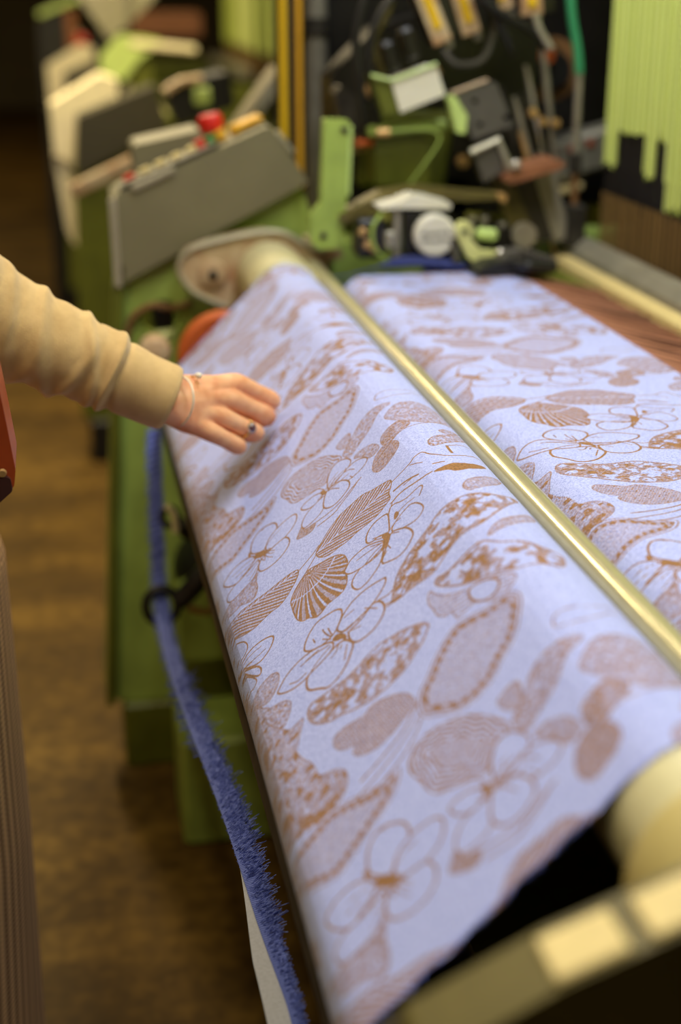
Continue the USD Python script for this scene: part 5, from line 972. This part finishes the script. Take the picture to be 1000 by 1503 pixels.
# skirt
zz = np.linspace(1.0, 0.10, 60); an = np.arange(120) * 2 * np.pi / 120
ZZ, AA = np.meshgrid(zz, an, indexing='ij'); f = np.interp(ZZ, [0.10, 0.45, 0.79, 0.88, 1.0], [0.955, 0.985, 0.985, 0.86, 0.55])
pl = 1 + 0.02 * np.sin(AA * 7 + 1) * (1.0 - ZZ) / 0.9
sx, sy_ = -0.312 + 0.235 * f * pl * np.cos(AA), 1.48 + 0.225 * f * pl * np.sin(AA)
i, j = np.meshgrid(np.arange(59), np.arange(120), indexing='ij')
sq = np.stack([i * 120 + j, i * 120 + (j + 1) % 120, (i + 1) * 120 + (j + 1) % 120, (i + 1) * 120 + j], -1).reshape(-1, 4)
uv = np.stack([AA.ravel() * 0.22, ZZ.ravel()], -1)
part(person, 'skirt', (np.stack([sx, sy_, ZZ], -1).reshape(-1, 3), sq[:, ::-1]), 'tweed', True, uv=uv)
for sy in (-1, 1):
    part(person, 'shoe', organic([manifold3d.Manifold.batch_hull([ball((-0.36, 1.5 + sy * 0.08, 0.045), 0.042), ball((-0.27, 1.5 + sy * 0.085, 0.04), 0.038), ball((-0.19, 1.5 + sy * 0.10, 0.03), 0.028)])], 0.01, 6), 'dark_leather', True)

# jewellery and bag
br = thing('bracelet', 'fine cream cord bracelet with small gold beads at the sweater cuff', 'bracelet')
ax_ = (mm - wr) / np.linalg.norm(mm - wr); u_ = np.cross(ax_, nrm); u_ /= np.linalg.norm(u_); v_ = np.cross(u_, ax_)
bc = wr + A([0.021, 0.001, -0.008]); an = np.linspace(0, 2 * np.pi, 65)
def wrist_loop(t, slip): return bc + ax_ * slip + u_ * np.cos(t)[:, None] * 0.0345 + v_ * np.sin(t)[:, None] * 0.0265 if np.ndim(t) else bc + ax_ * slip + u_ * math.cos(t) * 0.0345 + v_ * math.sin(t) * 0.0265
part(br, 'cord', tube(wrist_loop(an, 0.0), 0.0011, 6, caps=False), 'pearl', True)
for t0 in (1.55, 1.70): part(br, 'bead', trimesh.creation.icosphere(2, 0.0036).apply_translation(wrist_loop(t0, 0.001)), 'gold', True)
lp = np.linspace(2.2, 1.2, 24); lift = np.sin(np.linspace(0, np.pi, 24))
part(br, 'tail_cord', tube(wrist_loop(lp, 0) + ax_ * (0.022 * np.linspace(0, 1, 24) ** 0.5)[:, None] + v_ * 0.0012, 0.0011, 6), 'gold', True)
for k in (0, 1): part(br, 'charm', trimesh.creation.icosphere(2, 0.0032).apply_translation(wrist_loop(1.2 + 0.10 * k, 0.022) + v_ * 0.002), 'pearl', True)
rg = thing('ring', 'silver and gold ring with a dark red stone on the ring finger', 'ring')
m0, m1, r0 = HAND['r']; ra = (m1 - m0) / np.linalg.norm(m1 - m0); rc = m0 + (m1 - m0) * 0.70; rn = np.cross(knu, ra); rn *= -np.sign(rn[1]); rn = rn * 0.92 + knu * -0.1; rn -= ra * (rn @ ra); rn /= np.linalg.norm(rn); ru = np.cross(ra, rn); an = np.linspace(0, 2 * np.pi, 41)
part(rg, 'hoop', tube(rc + 0.0108 * (np.cos(an)[:, None] * ru + np.sin(an)[:, None] * rn), 0.0021, 8, caps=False), 'gold', True)
part(rg, 'bezel', lathe([(0, 0.0050), (0.0016, 0.0062), (0.0030, 0.0058), (0.0034, 0.0052)], rc + rn * 0.0105, rc + rn * 0.0145, 24), 'silver')
st = trimesh.creation.icosphere(2, 1.0); st.apply_scale((0.0050, 0.0046, 0.0032)); R4 = np.eye(4); R4[:3, 0], R4[:3, 1], R4[:3, 2] = ru, ra, rn; st.apply_transform(R4); st.apply_translation(rc + rn * 0.0138)
part(rg, 'stone', st, 'garnet', True)
bag = thing('handbag', 'red brown leather handbag hanging at the hip, at the left edge of the picture', 'bag')
k_b = 0.956
BG = [(-0.315, 1.085), (-0.10, 1.080), (-0.0605 * k_b, 1.0665), (-0.0555 * k_b, 1.0244), (-0.051 * k_b, 0.983), (-0.0535 * k_b, 0.967), (-0.075 * k_b, 0.952), (-0.30, 0.935), (-0.325, 0.95)]
part(bag, 'body', prism(BG, 1.188, 1.262, rnd=0.008), 'leather')
part(bag, 'bottom_panel', prism([(-0.322, 0.956), (-0.085, 0.966), (-0.054, 0.980), (-0.0525, 0.965), (-0.075, 0.946), (-0.30, 0.929), (-0.325, 0.943)], 1.184, 1.266, rnd=0.004), 'dark_leather')
part(bag, 'strap', tube([(-0.12, 1.225, 1.07), (-0.16, 1.225, 1.14), (-0.24, 1.24, 1.28), (-0.285, 1.30, 1.405), (-0.30, 1.24, 1.28), (-0.305, 1.225, 1.07)], 0.007, 8, 8), 'leather')
part(bag, 'rivet', lathe([(0, 0.004), (0.003, 0.003)], (-0.060, 1.187, 0.981), (-0.060, 1.183, 0.981), 12), 'brass')
